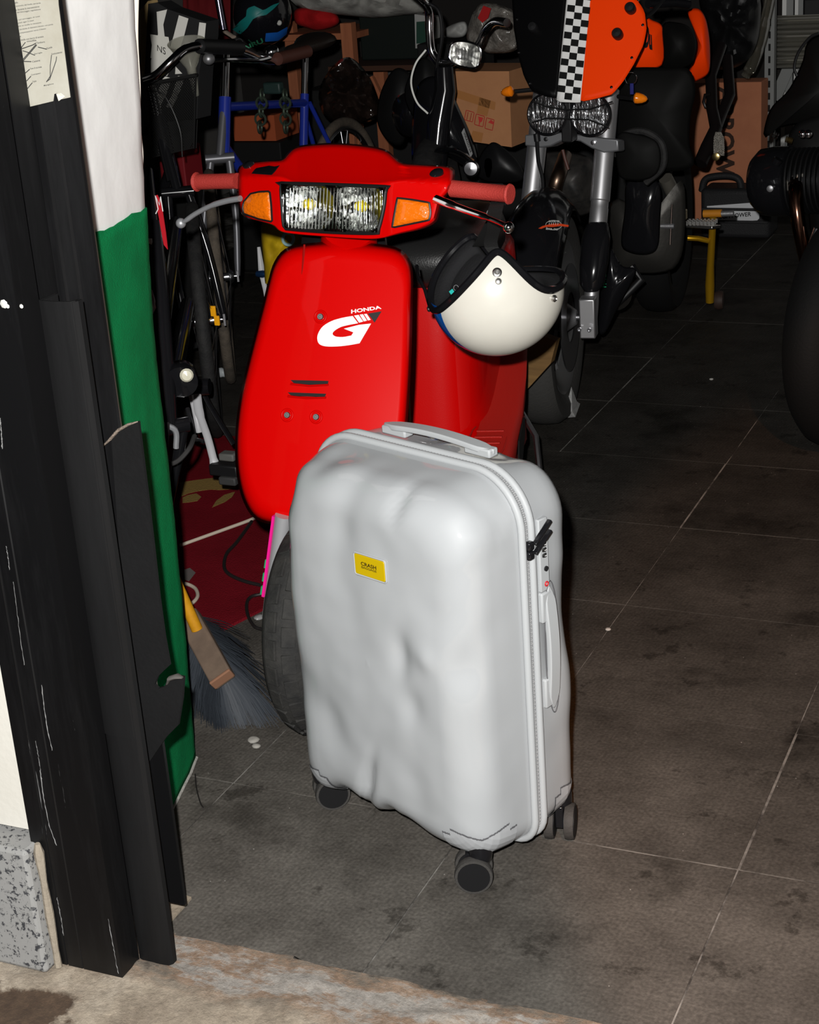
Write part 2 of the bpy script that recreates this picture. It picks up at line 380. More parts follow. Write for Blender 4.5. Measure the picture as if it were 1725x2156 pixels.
# steel door jamb
def jamb_mat():
    m = bpy.data.materials.new('black_steel_paint'); m.use_nodes = True; nt = m.node_tree; b = nt.nodes['Principled BSDF']; N = nt.nodes.new; L = nt.links.new
    geo = N('ShaderNodeNewGeometry')
    def scr(scale, st, rot, lo, hi):
        mp = N('ShaderNodeMapping'); mp.inputs['Scale'].default_value = st; mp.inputs['Rotation'].default_value = rot; L(geo.outputs['Position'], mp.inputs[0])
        n = N('ShaderNodeTexNoise'); n.inputs['Scale'].default_value = scale; n.inputs['Detail'].default_value = 6; n.inputs['Roughness'].default_value = .75; L(mp.outputs[0], n.inputs['Vector'])
        r = N('ShaderNodeValToRGB'); r.color_ramp.elements[0].position = lo; r.color_ramp.elements[1].position = hi; L(n.outputs[0], r.inputs[0]); return r.outputs[0]
    a = scr(55, (1, 1, .045), (0, 0, 0), .675, .74); c = scr(30, (.06, 1, .8), (0, .5, 0), .70, .76); d = scr(12, (1, 1, .12), (0, 0, 0), .5, .8)
    x = N('ShaderNodeMixRGB'); L(d, x.inputs[0]); x.inputs[1].default_value = (.0022, .0022, .0025, 1); x.inputs[2].default_value = (.007, .007, .0075, 1)
    y = N('ShaderNodeMixRGB'); L(a, y.inputs[0]); L(x.outputs[0], y.inputs[1]); y.inputs[2].default_value = (.22, .22, .22, 1)
    z = N('ShaderNodeMixRGB'); L(c, z.inputs[0]); L(y.outputs[0], z.inputs[1]); z.inputs[2].default_value = (.10, .10, .10, 1)
    L(z.outputs[0], b.inputs['Base Color']); b.inputs['Roughness'].default_value = .42; b.inputs['Specular IOR Level'].default_value = .35
    return m
JAMB = jamb_mat(); ZT = 2.3
jr = bpy.data.objects.new('door_1', None); link(jr); jr.location = (-1.36, 1.74, 0); jr['kind'] = 'structure'; RM['door_1'] = (np.array([-1.36, 1.74, 0]), 0.0)
def vprof(pts, z0, z1, t=.004, closed=False):
    """thin vertical sheet following an XY polyline"""
    b = B(); P = [np.array(p, float) for p in pts]; off = []
    for i in range(len(P)):
        d = unit(P[min(i+1, len(P)-1)]-P[max(i-1, 0)]); off.append(P[i]+np.array([-d[1], d[0]])*t)
    ring = P+off[::-1]
    return b.loft([[(p[0], p[1], z) for p in ring] for z in (z0, z1)])
ob('face_plate', vprof([(-1.427, 1.700), (-1.427, 1.665), (-1.400, 1.665), (-1.3985, 1.6675), (-1.3965, 1.665), (-1.372, 1.665), (-1.3705, 1.6665), (-1.369, 1.665), (-1.301, 1.665), (-1.301, 1.712)], 0.0, ZT), JAMB, jr, ang=25)
SCR = mat('bare_scratch', (.20, .20, .20), .6)
for pts, r_ in (([(88, 1442), (93, 1490), (101, 1540), (110, 1580)], .0010), ([(84, 1622), (92, 1680), (104, 1740), (119, 1780)], .0009), ([(75, 1560), (82, 1600), (88, 1640)], .0006), ([(120, 1890), (128, 1930), (134, 1970)], .0009), ([(228, 1935), (238, 1990), (249, 2050)], .0008), ([(13, 1150), (18, 1180), (20, 1200)], .0006), ([(28, 1225), (36, 1290), (45, 1360), (52, 1400)], .0005), ([(0, 880), (3, 910), (5, 945)], .0012)):
    P_ = resample(pts, 26, False); ob('scratch', B().tube([aty(x+random.gauss(0, .35), y, 1.6648) for x, y in P_], [r_*random.uniform(.25, 1.25) for _ in P_], 5, flat=.5), SCR, jr)
for x, y, r_ in ((8, 640, .006), (16, 645, .003), (45, 645, .003)): ob('paint_chip', B().lathe([(r_, 0), (r_*.8, .0006), (0, .0007)], aty(x, y, 1.6648), (0, -1, 0), 7), mat('chip_white', (.4, .4, .38), .8), jr)
ob('guide_rail', vprof([(-1.345, 1.79), (-1.345, 1.752), (-1.328, 1.752), (-1.328, 1.79), (-1.376, 1.80), (-1.352, 1.80), (-1.350, 1.796), (-1.348, 1.80), (-1.322, 1.80), (-1.320, 1.796), (-1.318, 1.80), (-1.300, 1.80), (-1.298, 1.796), (-1.296, 1.80), (-1.268, 1.80), (-1.268, 1.806)], 0.045, ZT), JAMB, jr, ang=25)
GUARD = mat('scuffed_black_plastic', (.0036, .0036, .0038), .5, spec=.16, col2=(.0072, .0072, .0076), scale=10, stretch=(1, 1, .12), bump=.12, bscale=60)
gp = [(-1.2985, 1.75), (-1.2985, 1.74), (-1.2985, 1.716)]+[(-1.2985+.0465*k/8, 1.7155-.0022*math.sin(PI*k/8)) for k in range(1, 8)]+[(-1.2515, 1.716), (-1.2490, 1.7195), (-1.2490, 1.728)]
ob('corner_guard', vprof(gp, 0.0, 1.015, t=-.004), GUARD, jr, ang=30)
ob('corner_guard', vprof([(p[0]-.0016, p[1]-.0028) for p in gp], .385, 1.016, t=-.0025), GUARD, jr, ang=30)
# torn rubber sheet screwed to the jamb
RSH = mat('rubber_sheet', (.0050, .0050, .0053), .7, spec=.12, col2=(.0066, .0066, .007), scale=6, bump=.15, bscale=120)
rs = [aty(*p, 1.796) for p in [(235, 925), (250, 905), (270, 893), (291, 888), (300, 960), (310, 1040), (324, 1160), (335, 1260), (346, 1340), (357, 1401), (345, 1412), (332, 1425), (325, 1442), (333, 1450), (346, 1446), (352, 1432), (366, 1422), (387, 1426), (384, 1470), (375, 1527), (350, 1552), (316, 1602), (290, 1602), (270, 1400), (250, 1150)]]
ob('rubber_sheet', B().prism(rs, (0, .005, 0)), RSH, jr, smooth=False, label='torn dark grey rubber sheet')
TORN = mat('torn_edge', (.20, .16, .13), .95, bump=.8, bscale=200)
ob('torn_edge', B().tube([aty(*p, 1.794) for p in [(218, 938), (233, 924), (250, 905), (270, 894), (289, 888)]], [.003, .005, .006, .005, .002], seg=8, flat=.4), TORN, jr)
ob('torn_edge', B().tube([aty(*p, 1.793) for p in [(352, 1440), (358, 1428), (372, 1424), (384, 1427)]], [.003, .008, .008, .003], seg=8, flat=.4), mat('frayed_rubber', (.07, .065, .06), .9), jr)
# side wall behind the jamb: white plaster above, green felt-like paint below, bulging old masonry
def wall_edge(z):   # right-hand (inner) arris
    return np.interp(z, [0, .15, .5, .8, 1.0, 1.15, 1.4, 1.9], [-1.532, -1.527, -1.514, -1.507, -1.492, -1.478, -1.458, -1.44]), 2.27
def wall_pt(s, z):
    xe, ye = wall_edge(z); xs, ys = -1.425+.006*math.sin(z*2), 1.83
    x = xs+(xe-xs)*s**1.3; y = ys+(ye-ys)*s
    r = .004*nz(y*1.0, z*.5, 5, 3)+.0015*nz(y, z, 22)
    return (x+r, y, z)
def wall_patch(z0, z1, zn, ofs=0.0, zr=0.0):
    G = []
    for j in range(zn+1):
        row = []
        for i in range(29):
            s = i/24; z = z0+(z1-z0)*j/zn
            if zr and j == zn: z += zr*(nz(s*1.3, 1.7, 3)+.25*nz(s, .3, 18))
            if i <= 24: p = wall_pt(s, z)
            else:
                q = wall_pt(1, z); k = i-24; p = (q[0]-.006*k*k-.004*k, q[1]+.012*min(k, 2)-.002*k, z)
            row.append((p[0]+ofs, p[1], p[2]))
        G.append(row)
    return B().grid(G)
def wallsolid(o): return o
WHITEPL = mat('white_plaster', (.72, .715, .70), .85, col2=(.66, .655, .64), scale=3, bump=.35, bscale=14)
GREEN = mat('green_felt_paint', (.002, .185, .055), .9, spec=.08, col2=(.002, .115, .036), scale=6, bump=.45, bscale=420, lo=.3, hi=.7)
struct('wall_left', wall_patch(.9, 1.95, 50), WHITEPL, solid=.05, soff=-1)
gw = wall_patch(.0, 1.02, 60, .004, .012)
struct('wall_left_dado', gw, GREEN, solid=.054, soff=-1)
struct('trim_2', B().tube([np.array(wall_pt(s_, 0))+V(.003, .002, .001) for s_ in np.linspace(.35, 1.0, 24)], .0042, 8, flat=.6), mat('pale_mortar_foot', (.26, .25, .23), .95, bump=.8, bscale=80))
# ================================================================== suitcase
SA = math.radians(-20); su = np.array([math.cos(SA), math.sin(SA), 0]); sv = np.array([-math.sin(SA), math.cos(SA), 0])
SC = np.array([-1.009, 2.199, 0.0]); SW, SD, SZ0, SZ1 = .436, .27, .044, .668
suit = root('suitcase', 'dented pale grey hard-shell suitcase standing on four black wheels in the doorway', 'suitcase', tuple(SC), SA)
def sfront(px_, py_, t=-SD/2):
    return toloc(suit, [onp(px_, py_, SC+sv*t, sv)])[0]
def sside(px_, py_, s=SW/2): return toloc(suit, [onp(px_, py_, SC+su*s, su)])[0]
GREY = mat('pale_grey_shell', (.292, .304, .314), .5, coat=.85, spec=.15)
GREYM = mat('pale_grey_matte', (.30, .312, .32), .5)
def rr(inset, n=176, rt=.088, rb=.048):
    """rounded rectangle of the seam, inset; list of (s,z,ns,nz)"""
    hw = SW/2-inset; z0, z1 = SZ0+inset, SZ1-inset; rt = max(rt-inset*.35, .03); rb = max(rb-inset*.25, .03)
    pts = []
    def arc(cx_, cz_, r, a0, a1, k=24):
        for i in range(k+1):
            a = a0+(a1-a0)*i/k; pts.append((cx_+r*math.cos(a), cz_+r*math.sin(a)))
    arc(hw-rt, z1-rt, rt, 0, PI/2); arc(-hw+rt, z1-rt, rt, PI/2, PI); arc(-hw+rb, z0+rb, rb, PI, 1.5*PI); arc(hw-rb, z0+rb, rb, 1.5*PI, 2*PI)
    return resample(pts, n)
DENTS = []          # (center xyz, sigma xyz, depth)
def dent(px_, py_, sx, sz, dep, rot=0.0):
    c = sfront(px_, py_); DENTS.append((c, sx, sz, dep, rot))
for a in [(720, 1075, .030, .070, .0075, .25), (825, 1065, .014, .030, .0075, 0), (845, 1385, .020, .045, .008, .12), (965, 1420, .020, .045, .0085, .1), (870, 1490, .022, .035, .006, .2),
          (700, 1520, .035, .06, .006, -.3), (770, 1660, .012, .060, .013, .35), (800, 1730, .016, .035, .010, .5), (720, 1225, .04, .08, .004, 0), (930, 1260, .04, .09, .005, 0),
          (1015, 1120, .016, .075, -.011, -.12), (985, 1085, .010, .03, -.006, .3), (930, 1000, .07, .03, .004, 0), (1050, 1500, .018, .14, -.005, -.05), (640, 1450, .03, .05, .008, 0), (880, 1650, .03, .08, .004, .2), (1010, 1680, .03, .05, -.005, 0), (900, 1390, .02, .02, -.005, 0)]:
    dent(*a)
SIDEDENTS = [(-.215, -.09, .52, .02, .045, .016), (-.22, -.05, .33, .05, .06, .010), (.215, .08, .40, .05, .07, .010), (.215, .10, .28, .05, .06, -.004), (-.10, -.10, .07, .03, .04, .016), (.03, -.09, .07, .05, .04, .012), (.11, .10, .672, .05, .04, .009), (-.13, -.10, .66, .03, .05, .013), (-.02, .11, .672, .04, .03, .006), (.13, -.10, .66, .05, .04, .005), (-.19, -.11, .60, .018, .04, .016)]
GC = sfront(990, 1115)
def shell(sign):
    prof = []; rf = .062
    for i in range(7): prof.append((.004+.006*i/6, .009+(SD/2-rf-.009)*i/6, 0.0))
    for i in range(1, 9):
        a = PI/2*i/8; prof.append((.010+rf*(1-math.cos(a)), SD/2-rf+rf*math.sin(a), a))
    rings = []
    for inset, dep, a in prof:
        ring = rr(inset); rn = []
        for k, (s_, z_) in enumerate(ring):
            p, q = ring[k-1], ring[(k+1) % len(ring)]; tx, tz = q[0]-p[0], q[1]-p[1]; l = math.hypot(tx, tz); nx, nz_ = tz/l, -tx/l
            rn.append((s_, sign*dep, z_, nx*math.cos(a), sign*math.sin(a), nz_*math.cos(a)))
        rings.append(rn)
    base = rings[-1]; zc = (SZ0+SZ1)/2; K = 46
    for i in range(1, K):
        k = 1-i/K; rings.append([(s_*k, sign*(SD/2+.004*(1-k*k)), zc+(z_-zc)*k, 0, sign, 0) for s_, t_, z_, *_ in base])
    out = []
    for rn in rings:
        o = []
        for s_, t_, z_, nx, ny, nz_ in rn:
            d = 0.0
            if sign < 0:
                for c, sx, sz, dep, rot in DENTS:
                    a, b2 = s_-c[0], z_-c[2]; ca, sa = math.cos(rot), math.sin(rot); a, b2 = a*ca-b2*sa, a*sa+b2*ca
                    d += dep*math.exp(-(a/sx)**2-(b2/sz)**2)*max(0, min(1, (abs(t_)-.05)/.06))
            edge = min(1, max(0, (abs(t_)-.012)/.05))
            for cx_, cy_, cz_, r1, r2, dep in SIDEDENTS:
                if (cy_ < 0) == (sign < 0): d += dep*edge*math.exp(-((s_-cx_)**2+(z_-cz_)**2)/r2**2-((t_-cy_)/.06)**2)
            d += edge*.0022*noise.noise(Vector((s_*9, t_*9+3, z_*9)))+edge*.0012*noise.noise(Vector((s_*22, t_*22+3, z_*22)))
            if sign < 0:
                w_ = math.exp(-((s_-GC[0])/.055)**2-((z_-GC[2])/.075)**2); d += w_*.0042*noise.noise(Vector((s_*46, t_*46, z_*40+2)))
            o.append((s_-nx*d, t_-ny*d, z_-nz_*d))
        out.append(o)
    b = B(); b.loft(out, False, False); n = len(out[0]); o = len(b.v); b.v.append((0, sign*(SD/2+.004), zc))
    for j in range(n): b.f.append((o-n+j, o-n+(j+1) % n, o))
    return b, out
fsh, fr_ = shell(-1); bsh, br_ = shell(1)
front_shell = ob('front_shell', fsh, GREY, suit, world=False, ang=80)
back_shell = ob('back_shell', bsh, GREY, suit, world=False, ang=80)
seam = rr(.0)
for t_ in (-.0105, .0105):
    ob('rim', B().tube([(p[0], t_, p[1]) for p in rr(.001)], .0062, seg=10, closed=True), GREYM, suit, world=False)
ob('zipper_tape', B().loft([[(p[0], -.008, p[1]) for p in rr(.002)], [(p[0], -.004, p[1]) for p in rr(.0015)], [(p[0], .004, p[1]) for p in rr(.0015)], [(p[0], .008, p[1]) for p in rr(.002)]], False, False), mat('zipper_tape', (.19, .195, .20), .8, bump=.4, bscale=900), suit, world=False)
zt = B(); zr = resample([tuple(p) for p in rr(.0012)], 620)
for k in range(620):
    p = zr[k]; q = zr[(k+1) % 620]; d = unit((q[0]-p[0], 0, q[1]-p[1])); nrm = np.array([d[2], 0, -d[0]])
    zt.box((p[0], 0.0014*(1 if k % 2 else -1), p[1]), (.0017, .0042, .0022), np.array([d, [0, 1, 0], nrm]).T)
ob('zipper_teeth', zt, mat('zipper_teeth', (.30, .305, .31), .4), suit, world=False, smooth=False, kind='stuff')
# logo plate
lp = B(); pc = [sfront(x, y) for x, y in ((752, 1166), (814, 1180), (812, 1220), (753, 1207))]
cc = sum(pc)/4
def rrect(c, hu, hv, r, k=5):
    o = []
    for cx_, cy_, a0 in ((hu-r, hv-r, 0), (-hu+r, hv-r, PI/2), (-hu+r, -hv+r, PI), (hu-r, -hv+r, 1.5*PI)):
        for i in range(k+1): a = a0+PI/2*i/k; o.append((c[0]+cx_+r*math.cos(a), c[1]+cy_+r*math.sin(a)))
    return o
pw_ = np.linalg.norm(pc[1]-pc[0])/2; ph_ = np.linalg.norm(pc[3]-pc[0])/2; FY = -SD/2-.0045
plate = ob('logo_plate', B().prism([(x, FY, z) for x, z in rrect((cc[0], cc[2]), pw_, ph_, .003)], (0, .02, 0)), mat('yellow_plastic', (.40, .28, .002), .35, coat=.5), suit, world=False, bevel=.0006)
ob('plate_recess', B().tube([(x, FY+.0016, z) for x, z in rrect((cc[0], cc[2]), pw_+.0016, ph_+.0016, .004)], .0016, seg=6, closed=True), GREY, suit, world=False)
INK = mat('dark_ink', (.012, .004, .003), .6)
def sp(a0, a1, b0, b1): return lambda a, b: (cc[0]-pw_+2*pw_*(a0+(a1-a0)*a), FY-.0004, cc[2]-ph_+2*ph_*(b0+(b1-b0)*b))
ob('lettering', word('CRASH', sp(.22, .74, .50, .69), bold=.025), INK, plate, world=False, smooth=False)
ob('lettering', word('BAGGAGE', sp(.23, .74, .36, .47), bold=.018), INK, plate, world=False, smooth=False)
# handles: a raised bowed strap on two feet, top and side
def strap(path, w, t, side):
    """flat bowed strap: path of points, width along side vector"""
    b = B(); R_ = []
    P = [np.array(p, float) for p in path]
    for i, p in enumerate(P):
        d = unit(P[min(i+1, len(P)-1)]-P[max(i-1, 0)]); sd = unit(side); nn = np.cross(d, sd); ww = w*min(1, math.sin(PI*min(.5, (min(i, len(P)-1-i)+.35)/6)))
        R_.append([p+sd*x+nn*y for x, y in ((-ww, -t), (-ww*1.05, 0), (-ww, t), (ww, t), (ww*1.05, 0), (ww, -t))])
    return b.loft(R_)
# top handle, lies on the back half
ty = .030
hp = [(x, ty+.012, SZ1+.007+.008*math.cos(PI*x/.23)) for x in np.linspace(-.105, .125, 19)]
th = ob('top_handle', strap(hp, .012, .0045, (0, 1, 0)), GREYM, suit, world=False, bevel=.0015)
for x in (-.078, .098): ob('handle_foot', B().box((x, ty+.012, SZ1+.004), (.052, .021, .014)), GREYM, th, world=False, bevel=.003)
# side handle on the back shell
SX = SW/2
hp = [(SX+.008+.009*math.cos(PI*(z-.435)/.20), .058, z) for z in np.linspace(.335, .535, 19)]
hp = [(SX-.006+.008*math.cos(PI*(z-.368)/.215), .048, z) for z in np.linspace(.268, .473, 19)]
sh_ = ob('side_handle', strap(hp, .0115, .0045, (0, 1, 0)), GREYM, suit, world=False, bevel=.0015)
for z in (.298, .443): ob('handle_foot', B().box((SX-.006, .040, z), (.012, .024, .050)), GREYM, sh_, world=False, bevel=.003)
ob('handle_outline', B().tube([(SX-.0030+.0008, .050+.0165*math.cos(a)*1.0, .3705+.112*math.sin(a)) for a in np.linspace(0, 2*PI, 49)[:-1]], .0009, seg=6, closed=True), mat('seam_line', (.08, .08, .085), .7), suit, world=False)
# lock with number wheels and pullers
lk = ob('lock', B().box((SX-.0058, .040, .528), (.008, .021, .118)), GREYM, suit, world=False, bevel=.002)
for k, z in enumerate((.546, .537, .528)):
    ob('number_wheel', B().lathe([(.0052, -.003), (.0058, -.001), (.0058, .001), (.0052, .003)], (SX-.0045, .040, z), (0, 0, 1), 12), mat('number_black', (.01, .01, .01), .4), lk, world=False)
    ob('digit', B().box((SX+.0015, .040, z), (.0006, .005, .0012)), mat('digit_white', (.5, .5, .5), .5), lk, world=False, smooth=False)
ob('key_hole', B().lathe([(.0042, 0), (.0042, .002), (.002, .002)], (SX-.0010, .041, .506), (1, 0, 0), 14), DARKMETAL, lk, world=False)
ob('red_mark', B().torus((SX-.0004, .041, .481), (1, 0, 0), .0034, .0011, 18, 6), mat('red_mark', (.42, .01, .015), .4), lk, world=False)
for k, (za, zb) in enumerate(((.560, .588), (.545, .572))):
    pz = ob('zip_pull', B().beam((SX+.010, .004, za), (SX+.012, .040, zb), .0045, .0085, (1, 0, 0)), GLOSSBLK, suit, world=False, bevel=.0018, label='black zip pull')
    ob('slider', B().box((SX+.004, 0, za-.002), (.011, .013, .014)), GLOSSBLK, pz, world=False, bevel=.003)
# corner guards: skins lifted off the shell at the lower corners
def skin(R_, cond, lift, K=9):
    A = np.array(R_[:34]); m_, n = A.shape[:2]; ctr = np.array([0, 0, (SZ0+SZ1)/2])
    D1 = np.gradient(A, axis=0); D2 = np.roll(A, -1, 1)-np.roll(A, 1, 1); NN = np.cross(D1, D2); NN /= np.linalg.norm(NN, axis=2, keepdims=True)+1e-12
    NN *= np.sign(np.sum(NN*(A-ctr), 2, keepdims=True)); A = A+NN*lift; b = B(); idx = {}
    for i in range(m_-1):
        for j in range(n):
            k = (j+1) % n; c4 = (A[i, j], A[i, k], A[i+1, k], A[i+1, j])
            if not cond(sum(c4)/4, .02): continue
            P = lambda u, v: (c4[0]*(1-u)+c4[1]*u)*(1-v)+(c4[3]*(1-u)+c4[2]*u)*v
            for p in range(K):
                for q in range(K):
                    if cond(P((p+.5)/K, (q+.5)/K)):
                        f = []
                        for a_, c_ in ((p, q), (p+1, q), (p+1, q+1), (p, q+1)):
                            key = (i*K+c_, (j*K+a_) % (n*K))
                            if key not in idx: idx[key] = len(b.v); b.v.append(tuple(P(a_/K, c_/K)))
                            f.append(idx[key])
                        b.f.append(tuple(f))
    return b
GUARDM = mat('guard_grey', (.29, .30, .31), .5)
for R_, sg in ((fr_, -1), (br_, 1)):
    for sx in (-1, 1):
        def cond(m, g=0.0):
            a = SW/2-sx*m[0]; c_ = SD/2-sg*m[1]; hgt = m[2]-SZ0
            if a > .085+g or c_ > .085+g: return False
            top = .040+.028*(1-max(0, 1-max(a, c_)/.085)**2)*(1 if max(a, c_) < .07 else .6)
            return hgt < top+g
        ob('guard_gap', skin(R_, lambda m, g=0.0: cond(m, g+.0022), .0008), MATS['seam_line'], suit, world=False)
        ob('wheel_guard', skin(R_, cond, .0020), GUARDM, suit, world=False)
# spinner wheels
WHB = mat('wheel_black', (.0045, .0045, .005), .6, spec=.2); WHT = mat('wheel_tread', (.032, .030, .028), .7, bump=.3, bscale=150)
def caster(x, y, head):
    h = ob('caster', B().lathe([(.019, .080), (.0195, .062), (.018, .052), (.014, .044)], (x, y, 0), (0, 0, 1), 18), GLOSSBLK, suit, world=False, label='black twin-wheel caster')
    d = np.array([math.cos(head), math.sin(head), 0]); c_ = np.array([x, y, .0305])+d*.012; ax = np.array([-d[1], d[0], 0])
    ob('fork', B().box(c_+np.array([0, 0, .012]), (.024, .014, .040), np.array([d, ax, [0, 0, 1]]).T), GLOSSBLK, h, world=False, bevel=.002)
    for s_ in (-1, 1):
        w = ob('wheel', B().lathe([(.010, -.008), (.0295, -.0075), (.0305, -.003), (.0305, .003), (.0295, .0075), (.010, .008)], c_+ax*s_*.0165, ax, 28), WHT, h, world=False)
        ob('hub_cap', B().lathe([(.0255, -.0086), (.0255, .0086)], c_+ax*s_*.0165, ax, 28), WHB, h, world=False)
caster(SW/2-.044, -SD/2+.040, PI+.12+.6); caster(-SW/2+.016, -SD/2+.058, .35+.6); caster(SW/2-.040, SD/2-.035, -PI*.5+.55); caster(-SW/2+.045, SD/2-.04, 2.1)
# ================================================================== red scooter
sco = root('scooter', 'red motor scooter with square headlight and white letter decal behind the suitcase', 'scooter', (-1.40, 2.95, 0))
RED = mat('red_paint', (.43, .0004, .0002), .42, coat=.18, spec=.04)
REDP = mat('red_textured_plastic', (.34, .012, .008), .42, bump=.25, bscale=700)
REDR = mat('red_rubber', (.30, .028, .022), .6, bump=.4, bscale=400)
SN = unit((.17, -.90, .38)); SP0 = V(-1.36, 2.47, .40); SUX = unit(np.cross((0, 0, 1), SN)); SUZ = np.cross(SN, SUX)
if SUX[0] < 0: SUX = -SUX
def shield_pt(x, y, k=0.0, lift=0.0):
    p = onp(x, y, SP0, SN)
    for _ in range(2):
        a = (p-SP0)@SUX; zc = (p-SP0)@unit((0, 0, 1))
        d = .55*a*a+.02*math.sin(max(0, min(1, zc/.45))*PI)*-.5
        ry = 1-abs(k)
        d += .030*max(0, (abs(k)-.91)/.09)**2
        p = onp(x, y, SP0-SN*(d-lift), SN)
    return p
OUT = spline([(600, 524), (640, 513), (720, 508), (800, 514), (840, 523), (862, 545), (870, 580), (869, 640), (868, 700), (866, 760), (863, 820), (858, 890), (850, 960), (838, 1020), (818, 1070), (785, 1096), (730, 1106), (660, 1107), (600, 1106), (560, 1102), (532, 1088), (512, 1055), (500, 1010), (495, 955), (497, 895), (506, 830), (521, 765), (540, 690), (555, 632), (565, 590), (577, 552)], 6, True)
ob('leg_shield', cap(OUT, shield_pt, 22, 150, (690, 800)), RED, sco, solid=.006, soff=-1, ang=70)
# shallow fold left of the neck
def dec(pts, lift=.0012, thick=.0006): return B().prism([shield_pt(x, y, 0, lift) for x, y in pts], SN*thick)
WHITEV = mat('white_vinyl', (.62, .62, .62), .4); BLKV = mat('black_vinyl', (.004, .004, .004), .4)
z2 = lambda pts: [(480+a/3.479, 500+b/3.477) for a, b in pts]
dg_ = ob('decal', dec(z2(spline([(915, 575), (870, 582), (820, 593), (760, 612), (700, 648), (668, 690), (655, 735), (668, 778), (715, 797), (800, 798), (880, 790), (965, 775)], 3)+[(1050, 630), (960, 640), (850, 668), (920, 695), (905, 718)]+spline([(860, 727), (830, 729), (790, 725), (768, 708), (780, 685), (830, 655), (900, 638), (955, 628)], 3))), WHITEV, sco, smooth=False, label='white letter G logo')
for q in ([(925, 572), (958, 567), (992, 616), (962, 624)], [(966, 565), (990, 562), (1020, 609), (997, 615)], [(998, 561), (1018, 559), (1047, 603), (1027, 608)]):
    ob('decal_stripe', dec(z2(q)), WHITEV, sco, smooth=False)
ob('decal_triangle', dec(z2([(1026, 557), (1126, 541), (1075, 624)])), BLKV, sco, smooth=False)
ob('maker_lettering', word('HONDA', quadmap(lambda x, y: shield_pt(x, y, 0, .0014), *z2([(903, 558), (1126, 522), (903, 528), (1116, 498)])), bold=.03), WHITEV, sco, smooth=False)
# screws in dished seats
for x, y in ((675, 667), (605, 874), (666, 878)):
    p = shield_pt(x, y, 0, .0); ob('screw_seat', B().torus(p+SN*.0005, SN, .0105, .0022, 28, 8), RED, sco)
    sc_ = ob('screw', B().lathe([(.0062, 0), (.0062, .002), (.005, .0035), (.0028, .0035), (.0022, .0018)], p, SN, 18), STEEL, sco)
# cooling slots
for pts in ([(612, 800), (692, 802), (690, 811), (628, 809), (618, 806)], [(606, 826), (687, 829), (684, 836), (625, 834), (612, 832)]):
    s_ = ob('vent_slot', dec(pts, .0012), mat('slot_dark', (.006, .005, .005), .7), sco, smooth=False, label='dark cooling slot')
    e = [(x, y+8) for x, y in (pts[0], ((pts[0][0]+pts[1][0])/2, pts[0][1]+4), pts[1])]
    ob('slot_lip', B().tube([shield_pt(x, y, 0, .0015) for x, y in e], .0035, 8, flat=.5), RED, s_)
for pts in ([(568, 1001), (640, 1001), (640, 1003), (568, 1003)],): pass
# crease from the neck
ob('shield_crease', B().tube([shield_pt(*p, 0, -.0006) for p in ((641, 515), (639, 540), (637, 565), (634, 588))], [.002, .0026, .002, .0004], 6, flat=.6), mat('red_shadow_crease', (.20, .002, .001), .4), sco)
# ---- headset cowl
HN = unit((-.128, -.96, .22)); HP0 = V(-1.335, 2.635, .93); HX = unit((.992, -.128, 0))
def head_pt(x, y, k=0.0, lift=0.0):
    hood = np.interp(x, [500, 590, 625, 800, 850, 960], [372, 372, 386, 386, 380, 384])
    d = 0.0
    if y < hood: d = .085*((hood-y)/80)**.9 if 575 < x < 850 else .06*((hood-y)/45)**.9
    wing = max(0, abs(x-705)-118); d += .00016*wing
    d += .05*max(0, (abs(k)-.9)/.1)**2
    return onp(x, y, HP0-HN*(d-lift), HN)
HOUT = spline([(502, 352), (520, 343), (560, 338), (592, 336), (606, 322), (622, 309), (660, 303), (710, 301), (770, 306), (812, 315), (832, 330), (850, 343), (900, 347), (952, 352), (958, 372), (950, 402), (934, 420), (926, 448), (918, 468), (890, 482), (845, 492), (795, 503), (740, 502), (680, 498), (630, 494), (592, 488), (574, 474), (545, 466), (515, 457), (503, 436), (499, 400), (500, 372)], 5, True)
LQ = [(592, 389), (600, 386), (805, 393), (812, 399), (808, 440), (797, 484), (790, 491), (700, 489), (607, 482), (598, 476), (594, 430)]
head = ob('headset_cowl', annulus(HOUT, spline(LQ, 3, True), head_pt, 24, 190), RED, sco, solid=.006, soff=-1, ang=70)
# neck below it
ob('steering_neck', B().tube([onp(735, 478, HP0-HN*.085, HN), onp(735, 540, SP0-SN*.10, SN)], [.05, .055], 24), RED, sco)
# headlight
def lq(lift): return lambda x, y, k=0: head_pt(x, y, 0, lift)
ob('headlight_bezel', B().tube([head_pt(*p, 0, .002) for p in resample(spline(LQ, 3, True), 60)], .0035, 8, closed=True), BLK, sco)
refl = mat('reflector_chrome', (.15, .152, .15), .14, 1.0, bump=1.0, bscale=45, stretch=(1, 1, .22))
def bowl(x, y, k=0):
    d = 1.0
    for cx_ in (648, 755): d = min(d, ((x-cx_)/58)**2+((y-436)/58)**2)
    return head_pt(x, y, 0, -.045+.05*min(1, d))
lampo = ob('headlight', cap([(p[0], p[1]) for p in spline(LQ, 3, True)], bowl, 22, 110, (702, 438)), refl, sco, ang=50, label='twin-bowl chrome headlight')
ob('lamp_wall', B().loft([[head_pt(*p, 0, l) for p in resample(spline(LQ, 3, True), 60)] for l in (.001, -.055)], False, False), BLK, lampo)
for cx_, cy_ in ((652, 430), (762, 434)):
    p = head_pt(cx_, cy_, 0, -.022)
    ob('bulb', B().lathe([(.004, -.02), (.010, -.006), (.0115, .003), (.008, .012), (.001, .015)], p, HN, 16), mat('yellow_bulb', (.60, .46, .004), .12, coat=1), lampo)
